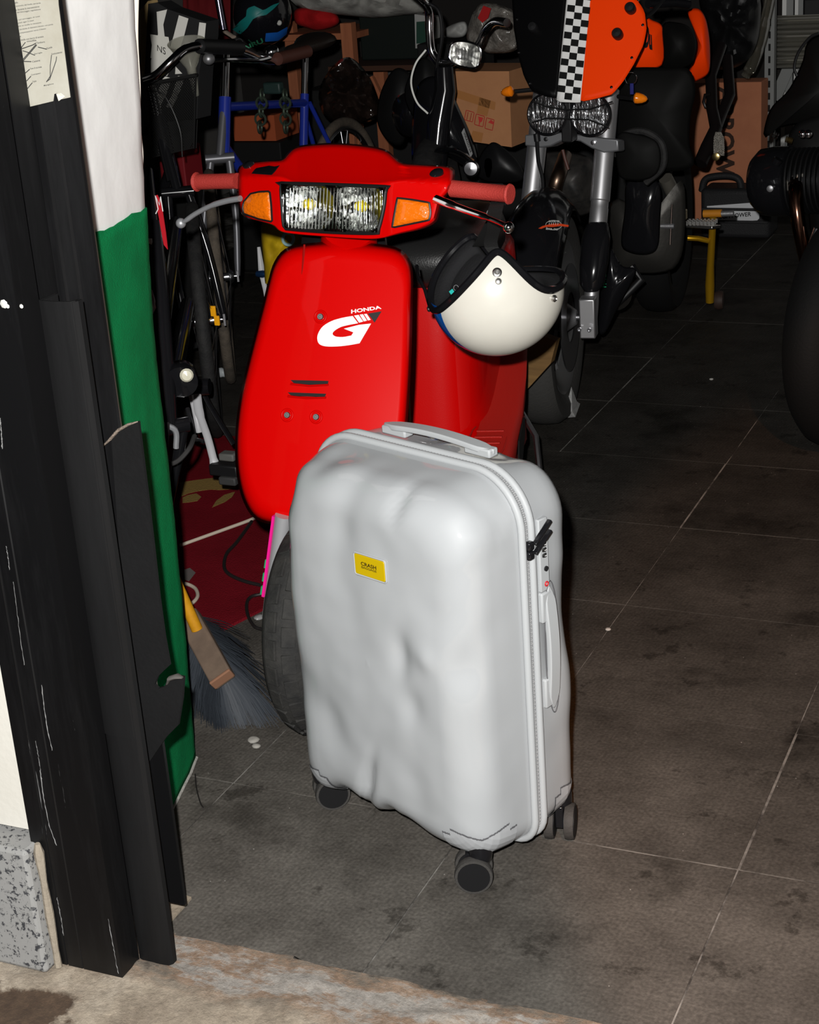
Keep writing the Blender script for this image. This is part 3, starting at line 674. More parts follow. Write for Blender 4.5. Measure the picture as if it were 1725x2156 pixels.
for k in range(26):
    x = 612+7.1*k
    ob('lens_rib', B().tube([head_pt(x, 396, 0, .0045), head_pt(x-2, 440, 0, .005), head_pt(x-4, 482, 0, .0045)], .0011, 5, flat=.6), thin_glass('rib_glass', (.95, .96, .95), .35, .2), lampo)
ob('lens', cap([(p[0], p[1]) for p in spline(LQ, 3, True)], lambda x, y, k=0: head_pt(x, y, 0, .004+.004*(1-k*k)), 8, 80, (702, 438)), thin_glass('lamp_lens', (.96, .97, .95), .10, .05, ribs=30), lampo)
# turn signals
AMB = mat('amber_lens', (.62, .12, .002), .22, coat=1, bump=.7, bscale=120, stretch=(1, 1, 2))
for poly, c in (([(514, 424), (528, 408), (546, 404), (568, 403), (571, 430), (573, 467), (545, 461), (514, 450), (511, 438)], (545, 434)), ([(837, 417), (870, 421), (904, 427), (907, 448), (904, 463), (880, 468), (826, 479), (831, 450)], (868, 447))):
    f = ob('turn_signal', cap(poly, lambda x, y, k=0: head_pt(x, y, 0, .002+.006*(1-k**4)), 8, 60, c), AMB, sco, label='amber turn signal')
    ob('signal_frame', B().tube([head_pt(*p, 0, .002) for p in resample(poly, 40)], .0022, 6, closed=True), BLK, f)
# instrument hole plugs, switch block on the wing
pw2 = head_pt(920, 366, 0, .0); ob('mirror_plug', B().lathe([(.0125, -.002), (.0125, .003), (.009, .0055), (.0, .006)], pw2, unit((-.05, -.45, .9)), 20), GLOSSBLK, sco)
pw3 = head_pt(524, 348, 0, 0); ob('mirror_plug', B().lathe([(.011, -.002), (.011, .003), (.008, .005), (.0, .0055)], pw3, unit((-.2, -.45, .9)), 20), GLOSSBLK, sco)
ob('switch_block', B().prism([head_pt(x, y, 0, .003) for x, y in ((528, 366), (535, 357), (586, 351), (578, 362), (572, 369))], V(0, .02, .004)), GLOSSBLK, sco, bevel=.002)
# grips, levers
gl0, gl1 = onp(500, 381, HP0-HN*.05, HN), onp(412, 383, HP0-HN*.05, HN)
g = ob('grip', B().tube([gl0, gl0*.5+gl1*.5, gl1*.93+gl0*.07, gl1*.97+gl0*.03, gl1], [.0150, .0145, .0150, .0185, .0165], 16), REDR, sco, label='red rubber grip')
gr0, gr1 = onp(952, 397, HP0-HN*.05, HN), onp(1076, 409, HP0-HN*.05, HN)
g = ob('grip', B().tube([gr0, gr0*.5+gr1*.5, gr1*.93+gr0*.07, gr1*.97+gr0*.03, gr1], [.0150, .0145, .0150, .0180, .0165], 16), REDR, sco, label='red rubber grip')
def pth(pts, d): return [onp(x, y, HP0-HN*d, HN) for x, y in pts]
LV = mat('worn_alloy', (.34, .35, .365), .38, .55)
ob('brake_lever', B().tube(spline(pth([(506, 418), (478, 423), (445, 433), (412, 450), (392, 464), (381, 469)], .0), 4), [.008]*8+[.007]*8+[.0062]*4+[.0095], 10, flat=.7), LV, sco)
ob('lever_ball', B().sph(onp(381, 470, HP0, HN), .0098), LV, sco)
ob('brake_lever', B().tube(spline(pth([(918, 418), (950, 431), (985, 444), (1020, 456), (1050, 468), (1070, 478)], -.01), 4), [.010]*5+[.0085]*8+[.0062]*8, 10, flat=.7), CHROME, sco)
ob('lever_ball', B().sph(onp(1071, 479, HP0+HN*.01, HN), .0098), CHROME, sco)
# ---- front wheel and fork
WC = V(-1.352, 2.475, .207); wd = unit((.10, -1, 0)); wax = unit((1, .10, 0))
TYR = mat('dusty_tyre', (.013, .013, .013), .8, col2=(.028, .027, .025), scale=20, bump=.3, bscale=150)
tp = [(.125, -.030), (.160, -.041), (.188, -.040), (.202, -.028), (.207, -.010), (.207, .010), (.202, .028), (.188, .040), (.160, .041), (.125, .030)]
fw_ = ob('front_tyre', B().lathe(tp, WC, wax, 56, False), TYR, sco)
for k in range(26):       # tread blocks
    t = 2*PI*k/26
    for s_ in (-1, 1):
        tt = t+s_*.06; d = wd*math.cos(tt)+V(0, 0, 1)*math.sin(tt); tg = -wd*math.sin(tt)+V(0, 0, 1)*math.cos(tt)
        n_ = unit(d*.75+wax*s_*.35); sd = np.cross(tg, n_)
        ob('tread_block', B().box(WC+d*.2025+wax*s_*.0165, (.026, .036, .008), np.array([sd, tg, n_]).T), TYR, fw_, smooth=False, bevel=.0015)
ob('rim', B().lathe([(.03, -.02), (.11, -.03), (.127, -.033), (.127, .033), (.11, .03), (.03, .02)], WC, wax, 32), mat('grey_rim', (.25, .25, .26), .4, .6), sco)
fa, fb_ = onp(598, 1085, WC-wax*.055, wax*0+unit((.2, -1, 0))), onp(566, 1300, WC-wax*.062, unit((.2, -1, 0)))
ob('fork_leg', B().tube([fa, fa*.55+fb_*.45, fb_], [.0165, .0150, .013], 16), mat('bright_fork', (.50, .50, .52), .35, .6), sco)
ob('fork_leg', B().tube([fa+wax*.125, fb_+wax*.12], [.016, .014], 16), STEEL, sco)
PINK = mat('pink_tape', (.62, .008, .20), .5)
pk = ob('pink_tape', B().beam(fa+V(-.0165, -.006, 0), (fa*.22+fb_*.78)+V(-.014, -.006, 0), .010, .005, (1, 0, 0)), PINK, sco, smooth=False, label='pink tape strip with green marks')
for t in (.42, .55, .68): q = fa*(1-t)+fb_*t+V(-.019, -.008, 0); ob('green_mark', B().beam(q, q+(fb_-fa)*.08, .005, .003, (1, 0, 0)), mat('green_mark', (.01, .25, .09), .5), pk, smooth=False)
ob('axle', B().tube([WC-wax*.075, WC+wax*.075], .009, 12), STEEL, sco)
# ---- step-through floor, seat box, seat
BA = unit((-.20, .98, 0)); BX = unit((.98, .20, 0)); BO = V(-1.335, 2.70, 0)      # body axis pointing rearwards
def bp(a, l, z): return BO+BX*a+BA*l+V(0, 0, z)
fl_ = [(-.155, .02), (-.17, .30), (-.185, .55), (-.185, .80), (-.13, .98), (.13, .98), (.178, .80), (.178, .55), (.165, .30), (.150, .02)]
ob('foot_board', B().loft([[bp(a*.86, l, .16) for a, l in fl_], [bp(a, l, .215) for a, l in fl_], [bp(a*.99, l, .268) for a, l in fl_], [bp(a*.95, l, .275) for a, l in fl_]]), REDP, sco, ang=30, bevel=.008)
# left side skirt rising to the rear
sk = [(.03, .175, .262), (.30, .185, .262), (.50, .190, .275), (.68, .188, .31), (.82, .18, .36), (.96, .165, .41)]
ob('side_skirt', B().loft([[bp(w-.095+.02*(l > .6), l, z-.002), bp(w-.09, l, z+.012), bp(w-.012, l, z+.016), bp(w, l, z+.004), bp(w-.004, l, z-.05), bp(w-.04, l, z-.14), bp(w-.09, l, z-.14)] for l, w, z in sk]), REDP, sco, ang=50)
for k in range(4): ob('grip_rib', B().tube([bp(.098+.0*k, .50+.030*k, .294+.004*k), bp(.160, .50+.030*k, .295+.004*k)], .0042, 8, flat=.6), REDP, sco)
ob('rib_panel', B().tube([bp(a, l, .291+.10*(l-.46)) for a, l in ((.088, .46), (.168, .46), (.172, .50), (.170, .62), (.160, .64), (.095, .64), (.086, .60), (.084, .5))], .002, 6, closed=True), REDP, sco)
ob('heel_panel', B().prism([bp(a, l, .279) for a, l in ((.07, .33), (.165, .33), (.165, .44), (.075, .44))], (0, 0, .004)), REDP, sco, bevel=.004)
ob('skirt_slot', B().prism([bp(.1885, .60, .30)+V(0, 0, q)+BA*w for q, w in ((-.075, -.02), (-.02, .00), (.0, .06), (.004, .10), (-.03, .09), (-.085, .03))], BX*.004), mat('slot_black', (.003, .003, .003), .8), sco, smooth=False, bevel=.002)
# seat box: rounded red barrel
def boxring(z, f, w, lo, hi):
    out = []; ca = f
    for k in range(48):
        t = 2*PI*k/48; c_, s_ = math.cos(t), math.sin(t); e = .55
        out.append(bp(ca+w*math.copysign(abs(c_)**e, c_), (lo+hi)/2+(hi-lo)/2*math.copysign(abs(s_)**e, s_), z))
    return out
ob('seat_box', B().loft([boxring(.27, -.055, .175, .56, 1.08), boxring(.30, -.055, .172, .565, 1.08), boxring(.45, -.055, .165, .59, 1.09), boxring(.60, -.055, .160, .61, 1.10), boxring(.635, -.055, .15, .62, 1.10)]), mat('red_paint_gloss', (.43, .0004, .0002), .42, coat=1.0, spec=.05, bump=.06, bscale=420), sco, ang=50)
ob('seat', B().loft([boxring(.636, 0, .112, .60, 1.06), boxring(.66, 0, .125, .58, 1.08), boxring(.70, 0, .128, .57, 1.08), boxring(.735, 0, .118, .60, 1.06), boxring(.75, 0, .07, .68, 1.0)]), mat('seat_vinyl', (.012, .012, .012), .35, bump=.2, bscale=300), sco, ang=60)
# inner leg shield and rear wheel
ob('inner_shield', B().loft([[bp(a*w-.05, l, z) for a in (-1, -.6, -.2, .2, .6, 1)] for z, w, l in ((.27, .10, .02), (.5, .11, .05), (.7, .10, .08), (.86, .08, .12))], False, False, False), BLK, sco, solid=.02)
RWc = bp(0, .99, .207)
ob('rear_tyre', B().lathe(tp, RWc, BX, 40, False), TYR, sco)
ob('rear_rim', B().lathe([(.03, -.02), (.127, -.033), (.127, .033), (.03, .02)], RWc, BX, 28), DARKMETAL, sco)
ob('tail_body', B().loft([boxring(.40, 0, .06, .85, 1.15), boxring(.50, 0, .13, .80, 1.20), boxring(.62, 0, .12, .85, 1.21), boxring(.66, 0, .10, .9, 1.18)]), RED, sco, ang=50)
ob('kick_start', B().tube([bp(.13, .93, .27), bp(.19, .86, .20), bp(.205, .80, .13), bp(.22, .78, .13)], .008, 8), STEEL, sco)
ob('engine_cover', B().loft([boxring(.14, 0, .06, .72, 1.0), boxring(.18, 0, .15, .70, 1.02), boxring(.26, 0, .15, .72, 1.02), boxring(.29, 0, .10, .76, .98)]), DARKMETAL, sco)

# ================================================================== open-face helmet hanging from the right lever
hel = root('open_face_helmet', 'cream open-face helmet with blue stripe hanging upside down from the scooter handlebar', 'helmet', (-1.09, 2.83, .60))
HC = aty(1047, 612, 2.84); he1 = unit((-.93, -.36, -.02)); hup = unit((.03, .10, -1)); he2 = unit(np.cross(hup, he1))
if he2[1] > 0: he2 = -he2
hup = unit(hup+.06*he2); he1 = unit(he1+.34*he2)
he1 = unit(he1-hup*(he1@hup)); he2 = unit(he2-hup*(he2@hup)-he1*(he2@he1))
HR = (.1265, .118, .122)
def th_edge(ph):
    a = abs((ph+PI) % (2*PI)-PI)/PI*180
    return math.radians(np.interp(a, [0, 16, 34, 57, 71, 81, 89, 99, 111, 128, 152, 180], [84, 88, 100, 122, 137, 141, 135, 114, 98, 92, 93, 95]))
_tt = np.linspace(0, 2*PI, 721); _te = np.array([th_edge(t) for t in _tt]); _k = np.hanning(61); _k /= _k.sum()
_ts = np.convolve(np.r_[_te[-61:-1], _te, _te[1:61]], _k, 'same')[60:-60]
def thS(ph): return float(np.interp(ph % (2*PI), _tt, _ts))
def hpnt(ph, th, s_=1.0):
    return HC+s_*(he1*HR[0]*math.sin(th)*math.cos(ph)+he2*HR[1]*math.sin(th)*math.sin(ph)+hup*HR[2]*math.cos(th))
def hshell(sc, inner=False, f=1.0):
    return B().loft([[hpnt(2*PI*j/96, max(.01, thS(2*PI*j/96)*f*i/30), sc) for j in range(96)] for i in range(31)], True, False)
CREAM = mat('cream_shell', (.575, .56, .50), .3, coat=.6, col2=(.55, .53, .47), scale=6)
ob('shell', hshell(1.0), CREAM, hel, solid=.004, soff=-1, ang=80)
ob('liner', hshell(.955), mat('black_liner', (.010, .010, .011), .9, bump=.3, bscale=200), hel, solid=.03, soff=-1)
ob('edge_trim', B().tube([hpnt(2*PI*j/120, thS(2*PI*j/120), 1.0) for j in range(120)], .0075, 8, closed=True), GLOSSBLK, hel)
def hstripe(lo, hi, m):
    G = []
    for i in range(40):
        th = math.radians(90)*(1-i/39*2.0); row = []
        for j in range(7):
            lat = lo+(hi-lo)*j/6; ph = 0 if th >= 0 else PI
            p = HC+he1*HR[0]*math.sin(th)*1.0+hup*HR[2]*math.cos(th); s_ = math.sqrt(max(0, 1-(lat/HR[1])**2)); p = HC+(p-HC)*s_+he2*lat
            row.append(HC+(p-HC)*1.004)
        G.append(row)
    ob('stripe', B().grid(G), m, hel, label='blue centre stripe')
hstripe(-.030, .030, mat('blue_stripe', (.003, .075, .33), .3, coat=.6))
SNAP = mat('nickel', (.55, .54, .52), .28, 1.0)
def snap(ph, th, r):
    p = hpnt(ph, th); n_ = unit((p-HC)/np.array([1, 1, 1])); return p, n_
def hpix(x, y, sc=1.0):
    """point of the shell under a pixel"""
    d = unit(ray(x, y)); A = np.array([he1/HR[0], he2/HR[1], hup/HR[2]])/sc; o = A@(CAM-HC); q = A@d; a, b_, c_ = q@q, 2*o@q, o@o-1; D = b_*b_-4*a*c_
    t = (-b_-math.sqrt(max(0, D)))/(2*a); p = CAM+d*t; n_ = unit(A.T@(A@(p-HC))); return p, n_
p, n_ = hpix(1047, 574); ob('snap', B().lathe([(.0088, 0), (.0088, .002), (.006, .0035), (.0045, .0035), (.0035, .0015), (.003, .004), (0, .004)], p, n_, 20), SNAP, hel)
p, n_ = hpix(1050, 592); ob('rivet', B().lathe([(.0062, 0), (.005, .002), (.002, .003), (0, .003)], p, n_, 16), SNAP, hel)
p, n_ = hpix(1165, 628); ob('snap', B().lathe([(.0065, 0), (.0065, .004), (.0045, .006), (.003, .004), (0, .004)], p, n_, 18), SNAP, hel)
p, n_ = hpix(906, 650); ob('snap', B().lathe([(.0055, 0), (.0055, .004), (.003, .006), (0, .006)], p, n_, 16), DARKMETAL, hel)
p, n_ = hpix(1187, 592); ob('snap', B().lathe([(.005, 0), (.005, .004), (0, .006)], p, n_, 16), SNAP, hel)
# tiny approval stickers
def hst(pts, lift=.0006): return [hpix(x, y)[0]+hpix(x, y)[1]*lift for x, y in pts]
ob('sticker', B().add(hst([(953+.029*1725*0, 0)]) if False else hst([(946, 614), (953, 608), (958, 615), (951, 621)]), [(0, 1, 2, 3)]), mat('teal_sticker', (.02, .40, .36), .5), hel, smooth=False)
ob('sticker', B().tube(hst([(961+5*math.cos(t), 606+5.6*math.sin(t)) for t in np.linspace(0, 2*PI, 19)[:-1]]), .0004, 4, closed=True), mat('grey_print', (.25, .25, .26), .6), hel)
# chin straps up to the lever with a steel ring
STRAP = mat('black_webbing', (.010, .010, .010), .85, bump=.5, bscale=500)
ra = onp(1040, 470, HP0+HN*.0, HN)
def ribbon(pts, w, side): 
    return strap([np.array(p) for p in pts], w, .0012, side)
ob('chin_strap', ribbon(spline([hpnt(PI/2, math.radians(125), .97), aty(1035, 520, 2.80), aty(1040, 480, 2.74), ra+V(0, .01, .02), aty(1050, 420, 2.72), aty(1047, 398, 2.70)], 4), .012, (.9, .35, 0)), STRAP, hel)
ob('chin_strap', ribbon(spline([hpnt(-PI/2, math.radians(125), .97), aty(1010, 515, 2.86), aty(1030, 478, 2.78), aty(1042, 455, 2.73)], 4), .011, (.9, .35, 0)), STRAP, hel)
ob('strap_loop', ribbon(spline([aty(1052, 440, 2.70), aty(1056, 415, 2.665), aty(1049, 392, 2.665), aty(1044, 388, 2.70), aty(1040, 400, 2.735), aty(1042, 440, 2.735)], 4), .012, (.99, -.1, 0)), STRAP, hel)
ob('steel_ring', B().torus(aty(1040, 452, 2.70), (.3, -1, .1), .0125, .0012, 28, 6), CHROME, hel)
ob('peak_strap', B().tube([hpix(906, 650)[0], aty(895, 610, 2.80), aty(882, 585, 2.84), aty(878, 560, 2.88)], .0035, 8), GLOSSBLK, hel)
# ================================================================== bicycles
def bicycle(name, label, loc, head, steer, r=.335, fc=None, tyre=None, rimc=None, base=1.02, tr=.018, wheels=(1, 1), bar=None, saddle=True, ht=(.62, .86), stemtop=1.0, forkc=None, spokes=28, seat_h=.92, guard=False, group=None, fork_w=.05):
    """local frame: +x forward, front contact at the origin; front wheel turned by steer about the head axis"""
    t = root(name, label, 'bicycle', loc, head, group)
    fc = fc or GLOSSBLK; tyre = tyre or RUBBER; rimc = rimc or STEEL; forkc = forkc or fc
    cs, sn = math.cos(steer), math.sin(steer); fwd = V(cs, sn, 0); lat = V(-sn, cs, 0)
    hax = unit((-.30, 0, 1)); hb = V(-.11, 0, ht[0]); htp = hb+hax*(ht[1]-ht[0])
    def wheel(c, f, a, nm):
        ob(nm+'_tyre', B().torus(c, a, r-tr, tr, 64, 10), tyre, t, world=False)
        ob(nm+'_rim', B().torus(c, a, r-2*tr-.006, .0085, 64, 8, 1.3), rimc, t, world=False)
        h = ob(nm+'_hub', B().lathe([(.006, -.055), (.006, -.045), (.016, -.043), (.022, -.034), (.022, -.031), (.013, -.028), (.013, .028), (.022, .031), (.022, .034), (.016, .043), (.006, .045), (.006, .055)], c, a, 18), STEEL, t, world=False)
        b = B()
        for k in range(spokes):
            th = 2*PI*k/spokes; d = f*math.cos(th)+V(0, 0, 1)*math.sin(th); th2 = th+(.5 if k % 4 < 2 else -.5); d2 = f*math.cos(th2)+V(0, 0, 1)*math.sin(th2)
            b.tube([c+d2*.021+a*(.032 if k % 2 else -.032), c+d*(r-2*tr-.004)], .0011, 4, False)
        ob(nm+'_spokes', b, STEEL, t, world=False, kind='stuff')
    fh = V(0, 0, r); rh = V(-base, 0, r)
    if wheels[0]: wheel(fh, fwd, lat, 'front')
    if wheels[1]: wheel(rh, V(1, 0, 0), V(0, 1, 0), 'rear')
    # fork
    crown = V(-.085, 0, 2*r+.02)
    for s_ in (-1, 1):
        ob('fork_blade', B().tube(spline([crown+lat*s_*.028, crown*.5+fh*.5+lat*s_*fork_w-fwd*.0, fh+lat*s_*(fork_w+.006)], 4), [.0125]*4+[.011]*4+[.008], 10), forkc, t, world=False)
        ob('dropout', B().box(fh+lat*s_*(fork_w+.006), (.022, .006, .034), np.array([fwd, lat, [0, 0, 1]]).T), STEEL, t, world=False)
    ob('fork_crown', B().tube([crown-lat*.045, crown+lat*.045], .016, 12), forkc, t, world=False)
    ob('steerer', B().tube([crown, htp], .014, 12), forkc, t, world=False)
    ob('head_tube', B().tube([hb, htp], .0195, 16), fc, t, world=False)
    bb = V(-.60, 0, .28); st = V(-.745, 0, .80 if seat_h > .8 else .6)
    for nm, a, b_, rad in (('top_tube', htp-hax*.03, st-V(0, 0, .03), .0145), ('down_tube', hb+hax*.03, bb, .0165), ('seat_tube', bb, st, .0150)):
        ob(nm, B().tube([a, b_], rad, 14), fc, t, world=False)
    for s_ in (-1, 1):
        ob('seat_stay', B().tube([st+V(0, s_*.015, -.03), rh+V(0, s_*.06, 0)], .008, 8), fc, t, world=False)
        ob('chain_stay', B().tube([bb+V(0, s_*.02, 0), rh+V(0, s_*.06, 0)], .010, 8), fc, t, world=False)
    if saddle:
        ob('seat_post', B().tube([st, V(st[0]-.03, 0, seat_h)], .0125, 12), CHROME, t, world=False)
        ob('saddle', B().loft([[V(st[0]-.03+x, w*math.cos(a), seat_h+.03+zz+h*math.sin(a)) for a in np.linspace(0, 2*PI, 17)[:-1]] for x, w, h, zz in ((.16, .012, .012, .0), (.12, .022, .020, .002), (.04, .030, .022, .002), (-.03, .055, .026, .006), (-.09, .075, .030, .012), (-.12, .070, .028, .014), (-.14, .045, .018, .012))]), mat('saddle_leather', (.016, .012, .010), .35, bump=.2), t, world=False)
    cr = ob('chainring', B().torus(bb+V(0, -.05, 0), (0, 1, 0), .085, .004, 40, 6), STEEL, t, world=False)
    for s_, a in ((-1, 1.9), (1, 1.9+PI)):
        e = bb+V(.165*math.cos(a), s_*.085, .165*math.sin(a)); ob('crank_arm', B().tube([bb+V(0, s_*.06, 0), e], [.013, .010], 10), ALU, t, world=False)
        ob('pedal', B().box(e+V(0, s_*.055, 0), (.075, .085, .022)), BLK, t, world=False, bevel=.004)
    ob('stem', B().tube([htp, V(htp[0]-.30*(stemtop-htp[2]), 0, stemtop)], .0125, 12), CHROME, t, world=False)
    if guard: ob('mudguard', B().loft([[fh+(fwd*math.cos(a)+V(0, 0, 1)*math.sin(a))*(r+.018)+lat*x for x in np.linspace(-.026, .026, 7)] for a in np.linspace(.35, 2.7, 24)], False, False, False), fc, t, world=False, solid=.0015)
    if bar: bar(t, V(htp[0]-.30*(stemtop-htp[2]), 0, stemtop), fwd, lat)
    return t
BLUE = mat('blue_enamel', (.012, .026, .24), .3, coat=.6); TAN = mat('tan_tyre', (.105, .085, .065), .85, col2=(.06, .05, .04), scale=25, bump=.4, bscale=160)
BROWNL = mat('brown_grip', (.060, .022, .016), .5)
def city_bar(t, c, f, l):
    ob('handlebar', B().tube(spline([c-l*.27-f*.20+V(0, 0, -.01), c-l*.26-f*.08+V(0, 0, .03), c-l*.17+f*.02+V(0, 0, .05), c-l*.05+f*.01, c+l*.05+f*.01, c+l*.17+f*.02+V(0, 0, .05), c+l*.26-f*.08+V(0, 0, .03), c+l*.27-f*.20+V(0, 0, -.01)], 6), .0115, 12), CHROME, t, world=False)
    for s_ in (-1, 1): ob('grip', B().tube([c+l*s_*.265-f*.10+V(0, 0, .022), c+l*s_*.27-f*.21+V(0, 0, -.012)], .0165, 12), BROWNL, t, world=False)
    for s_ in (-1, 1): ob('brake_lever', B().tube([c+l*s_*.21-f*.0+V(0, 0, .03), c+l*s_*.25-f*.07+V(0, 0, -.005), c+l*s_*.255-f*.17+V(0, 0, -.035)], .006, 8), CHROME, t, world=False)
def sweep_bar(t, c, f, l):
    ob('handlebar', B().tube(spline([toloc(t, [aty(*q)])[0] for q in ((306, 168, 3.90), (330, 158, 3.90), (362, 128, 3.92), (390, 104, 3.96), (430, 96, 4.02), (470, 98, 4.12), (510, 106, 4.26), (550, 124, 4.40), (575, 128, 4.50))], 6), .0125, 12), CHROME, t, world=False)
    ob('grip', B().tube([toloc(t, [aty(420, 97, 4.0)])[0], toloc(t, [aty(505, 101, 4.2)])[0]], .020, 14), BLK, t, world=False)
    ob('brake_lever', B().tube(spline([toloc(t, [aty(448, 128, 4.06)])[0], toloc(t, [aty(490, 126, 4.15)])[0], toloc(t, [aty(540, 128, 4.33)])[0], toloc(t, [aty(568, 122, 4.42)])[0]], 5), .0065, 8), CHROME, t, world=False)
    ob('lever_clamp', B().sph(toloc(t, [aty(440, 124, 4.05)])[0], (.018, .016, .016)), ALU, t, world=False)
    ob('bell', B().lathe([(.024, 0), (.025, .006), (.022, .014), (.013, .020), (.001, .022)], toloc(t, [aty(572, 112, 4.45)])[0], (0, -.2, 1), 20), CHROME, t, world=False)
    ob('grip', B().tube([toloc(t, [aty(585, 124, 4.50)])[0], toloc(t, [aty(648, 108, 4.66)])[0]], .019, 14), BROWNL, t, world=False)
# blue city bicycle, front wheel turned towards the camera
bb_ = bicycle('bicycle', 'blue bicycle with tan front tyre standing behind the scooter handlebar', (-2.68, 4.46, 0), -PI/2+.04, .48, r=.338, fc=BLUE, tyre=TAN, tr=.017, bar=sweep_bar, stemtop=1.0, ht=(.70, .88), forkc=mat('grey_crown', (.12, .12, .13), .4, .5), seat_h=.92)
for s_ in (1,):
    p = aty(552, 575, 4.46); ob('fork_tip', B().tube([aty(545, 520, 4.46), aty(551, 570, 4.45), aty(560, 610, 4.44), aty(566, 660, 4.44)], [.005, .010, .009, .004], 8, flat=.4), mat('white_enamel', (.45, .45, .46), .4), bb_)
    ob('axle_nut', B().lathe([(.009, -.02), (.012, 0), (.009, .012)], aty(553, 577, 4.43), (1, 0, 0), 10), mat('blue_nut', (.02, .07, .2), .3, .8), bb_)
kb = bicycle('bicycle', 'black bicycle with wire mesh basket beside the white wall', (-2.44, 3.95, .008), -.62, -.42, r=.335, fc=GLOSSBLK, tr=.019, bar=None, stemtop=.99, ht=(.72, .90), guard=False, seat_h=.95)
# basket
MESH = mat('black_wire', (.010, .010, .010), .45)
ba = [aty(305, 178, 4.00), aty(412, 158, 4.00), aty(418, 158, 4.26), aty(318, 178, 4.26)]; lo_ = [aty(322, 332, 4.02), aty(408, 312, 4.02), aty(412, 312, 4.22), aty(335, 330, 4.22)]
bas = ob('basket_rim', B().tube(resample(ba, 40), .005, 8, closed=True), MESH, kb)
mb = B()
for f_ in range(4):
    a0, a1, b0, b1 = ba[f_], ba[(f_+1) % 4], lo_[f_], lo_[(f_+1) % 4]
    g = lambda u_, v_: (a0*(1-u_)+a1*u_)*(1-v_)+(b0*(1-u_)+b1*u_)*v_
    N_ = 22
    for k in range(-N_, N_+1):
        for sg in (1, -1):
            u0, u1 = k/N_, k/N_+1.15; pts = []
            for v_ in (0, .25, .5, .75, 1):
                u_ = u0+(u1-u0)*v_ if sg > 0 else 1-(u0+(u1-u0)*v_)
                pts.append((u_, v_))
            # clip to the panel
            for (ua, va), (ub, vb) in zip(pts, pts[1:]):
                if max(ua, ub) < 0 or min(ua, ub) > 1: continue
                ca, cb = min(max(ua, 0), 1), min(max(ub, 0), 1)
                if abs(ub-ua) > 1e-6: va, vb = va+(vb-va)*(ca-ua)/(ub-ua), va+(vb-va)*(cb-ua)/(ub-ua)
                mb.tube([g(ca, va), g(cb, vb)], .0013, 3, False)
ob('basket_mesh', mb, MESH, kb, kind='stuff')
ob('basket_floor', B().prism(lo_, (0, 0, .003)), MESH, kb, smooth=False)
for p_ in range(4): ob('basket_stay', B().tube([ba[p_], lo_[p_]], .003, 6), MESH, kb)
ob('brake_cable', B().tube(spline([aty(306, 190, 3.98), aty(345, 200, 3.98), aty(378, 270, 3.98), aty(384, 330, 3.98)], 6), .0022, 6), MESH, kb)
ob('wheel_reflector', B().box(aty(449, 655, 3.90), (.016, .008, .030)), mat('orange_reflector', (.95, .42, .01), .2, coat=1), kb, bevel=.002)
ob('wheel_reflector', B().box(aty(457, 675, 3.90), (.016, .008, .028)), MATS['orange_reflector'], kb, bevel=.002)
# near black bicycle, mostly hidden by the wall: thick stem, caliper, small front wheel, crank, lamp
nb = root('bicycle', 'black small-wheeled bicycle with red decal half hidden behind the green wall', 'bicycle', (-1.80, 2.74, 0))
NC = atz(305, 1150, .25); nf = unit((.70, -.71, 0)); na = unit((.71, .70, 0))
NC = atz(300, 1105, .258); 
ob('front_tyre', B().torus(NC, na, .228, .022, 64, 12), mat('grey_tyre', (.060, .058, .056), .8), nb)
ob('front_rim', B().lathe([(.188, -.013), (.206, -.014), (.206, .014), (.188, .013)], NC, na, 56, False), mat('dirty_alloy', (.26, .26, .26), .5, .4, col2=(.08, .08, .08), scale=40), nb)
sb = B()
for k in range(20):
    th = 2*PI*k/20; d = nf*math.cos(th)+V(0, 0, 1)*math.sin(th); sb.tube([NC+na*(.03 if k % 2 else -.03), NC+d*.19], .0012, 4, False)
ob('front_spokes', sb, STEEL, nb, kind='stuff')
ob('front_hub', B().lathe([(.008, -.05), (.02, -.035), (.012, -.02), (.012, .02), (.02, .035), (.008, .05)], NC, na, 16), STEEL, nb)
cr_ = aty(352, 900, 2.74)
for s_ in (-1, 1): ob('fork_blade', B().tube([cr_+na*s_*.035, NC+na*s_*.05], [.013, .009], 10), GLOSSBLK, nb)
ob('fork_crown', B().tube([cr_-na*.045, cr_+na*.045], .017, 12), GLOSSBLK, nb)
ob('head_tube', B().tube([cr_, aty(345, 800, 2.78), aty(330, 600, 2.86), aty(318, 470, 2.92)], [.022, .024, .024, .022], 16), GLOSSBLK, nb)
ob('stem', B().tube([aty(318, 480, 2.92), aty(305, 360, 3.0)], .017, 14), GLOSSBLK, nb)
ob('frame_tube', B().tube([aty(352, 840, 2.80), aty(372, 760, 3.1), aty(395, 640, 3.6)], [.018, .020, .018], 14), GLOSSBLK, nb)
ob('frame_tube', B().tube([aty(338, 690, 2.84), aty(356, 560, 3.2), aty(370, 470, 3.6)], [.020, .020, .018], 14), GLOSSBLK, nb)
ob('red_decal', B().add([aty(*p, 2.86) for p in ((327, 412), (332, 410), (337, 420), (340, 418), (344, 450), (350, 490), (354, 525), (346, 515), (343, 500), (336, 460), (333, 445))], [tuple(range(11))]), mat('red_white_decal', (.40, .012, .02), .4), nb, solid=.002, smooth=False)
ob('decal_edge', B().tube([aty(*p, 2.855) for p in ((328, 450), (333, 440), (327, 412), (336, 432), (338, 414), (343, 445))], .0012, 5), WHITEV, nb)
ob('white_mark', B().box(aty(317, 520, 2.88), (.010, .004, .035)), WHITEV, nb)
for s_ in (-1, 1): ob('brake_arm', B().tube(spline([cr_+V(0, -.035, .02), cr_+V(0, -.035, 0)+na*s_*.035, cr_+V(0, -.03, -.04)+na*s_*.03], 5), .006, 8), LV, nb)
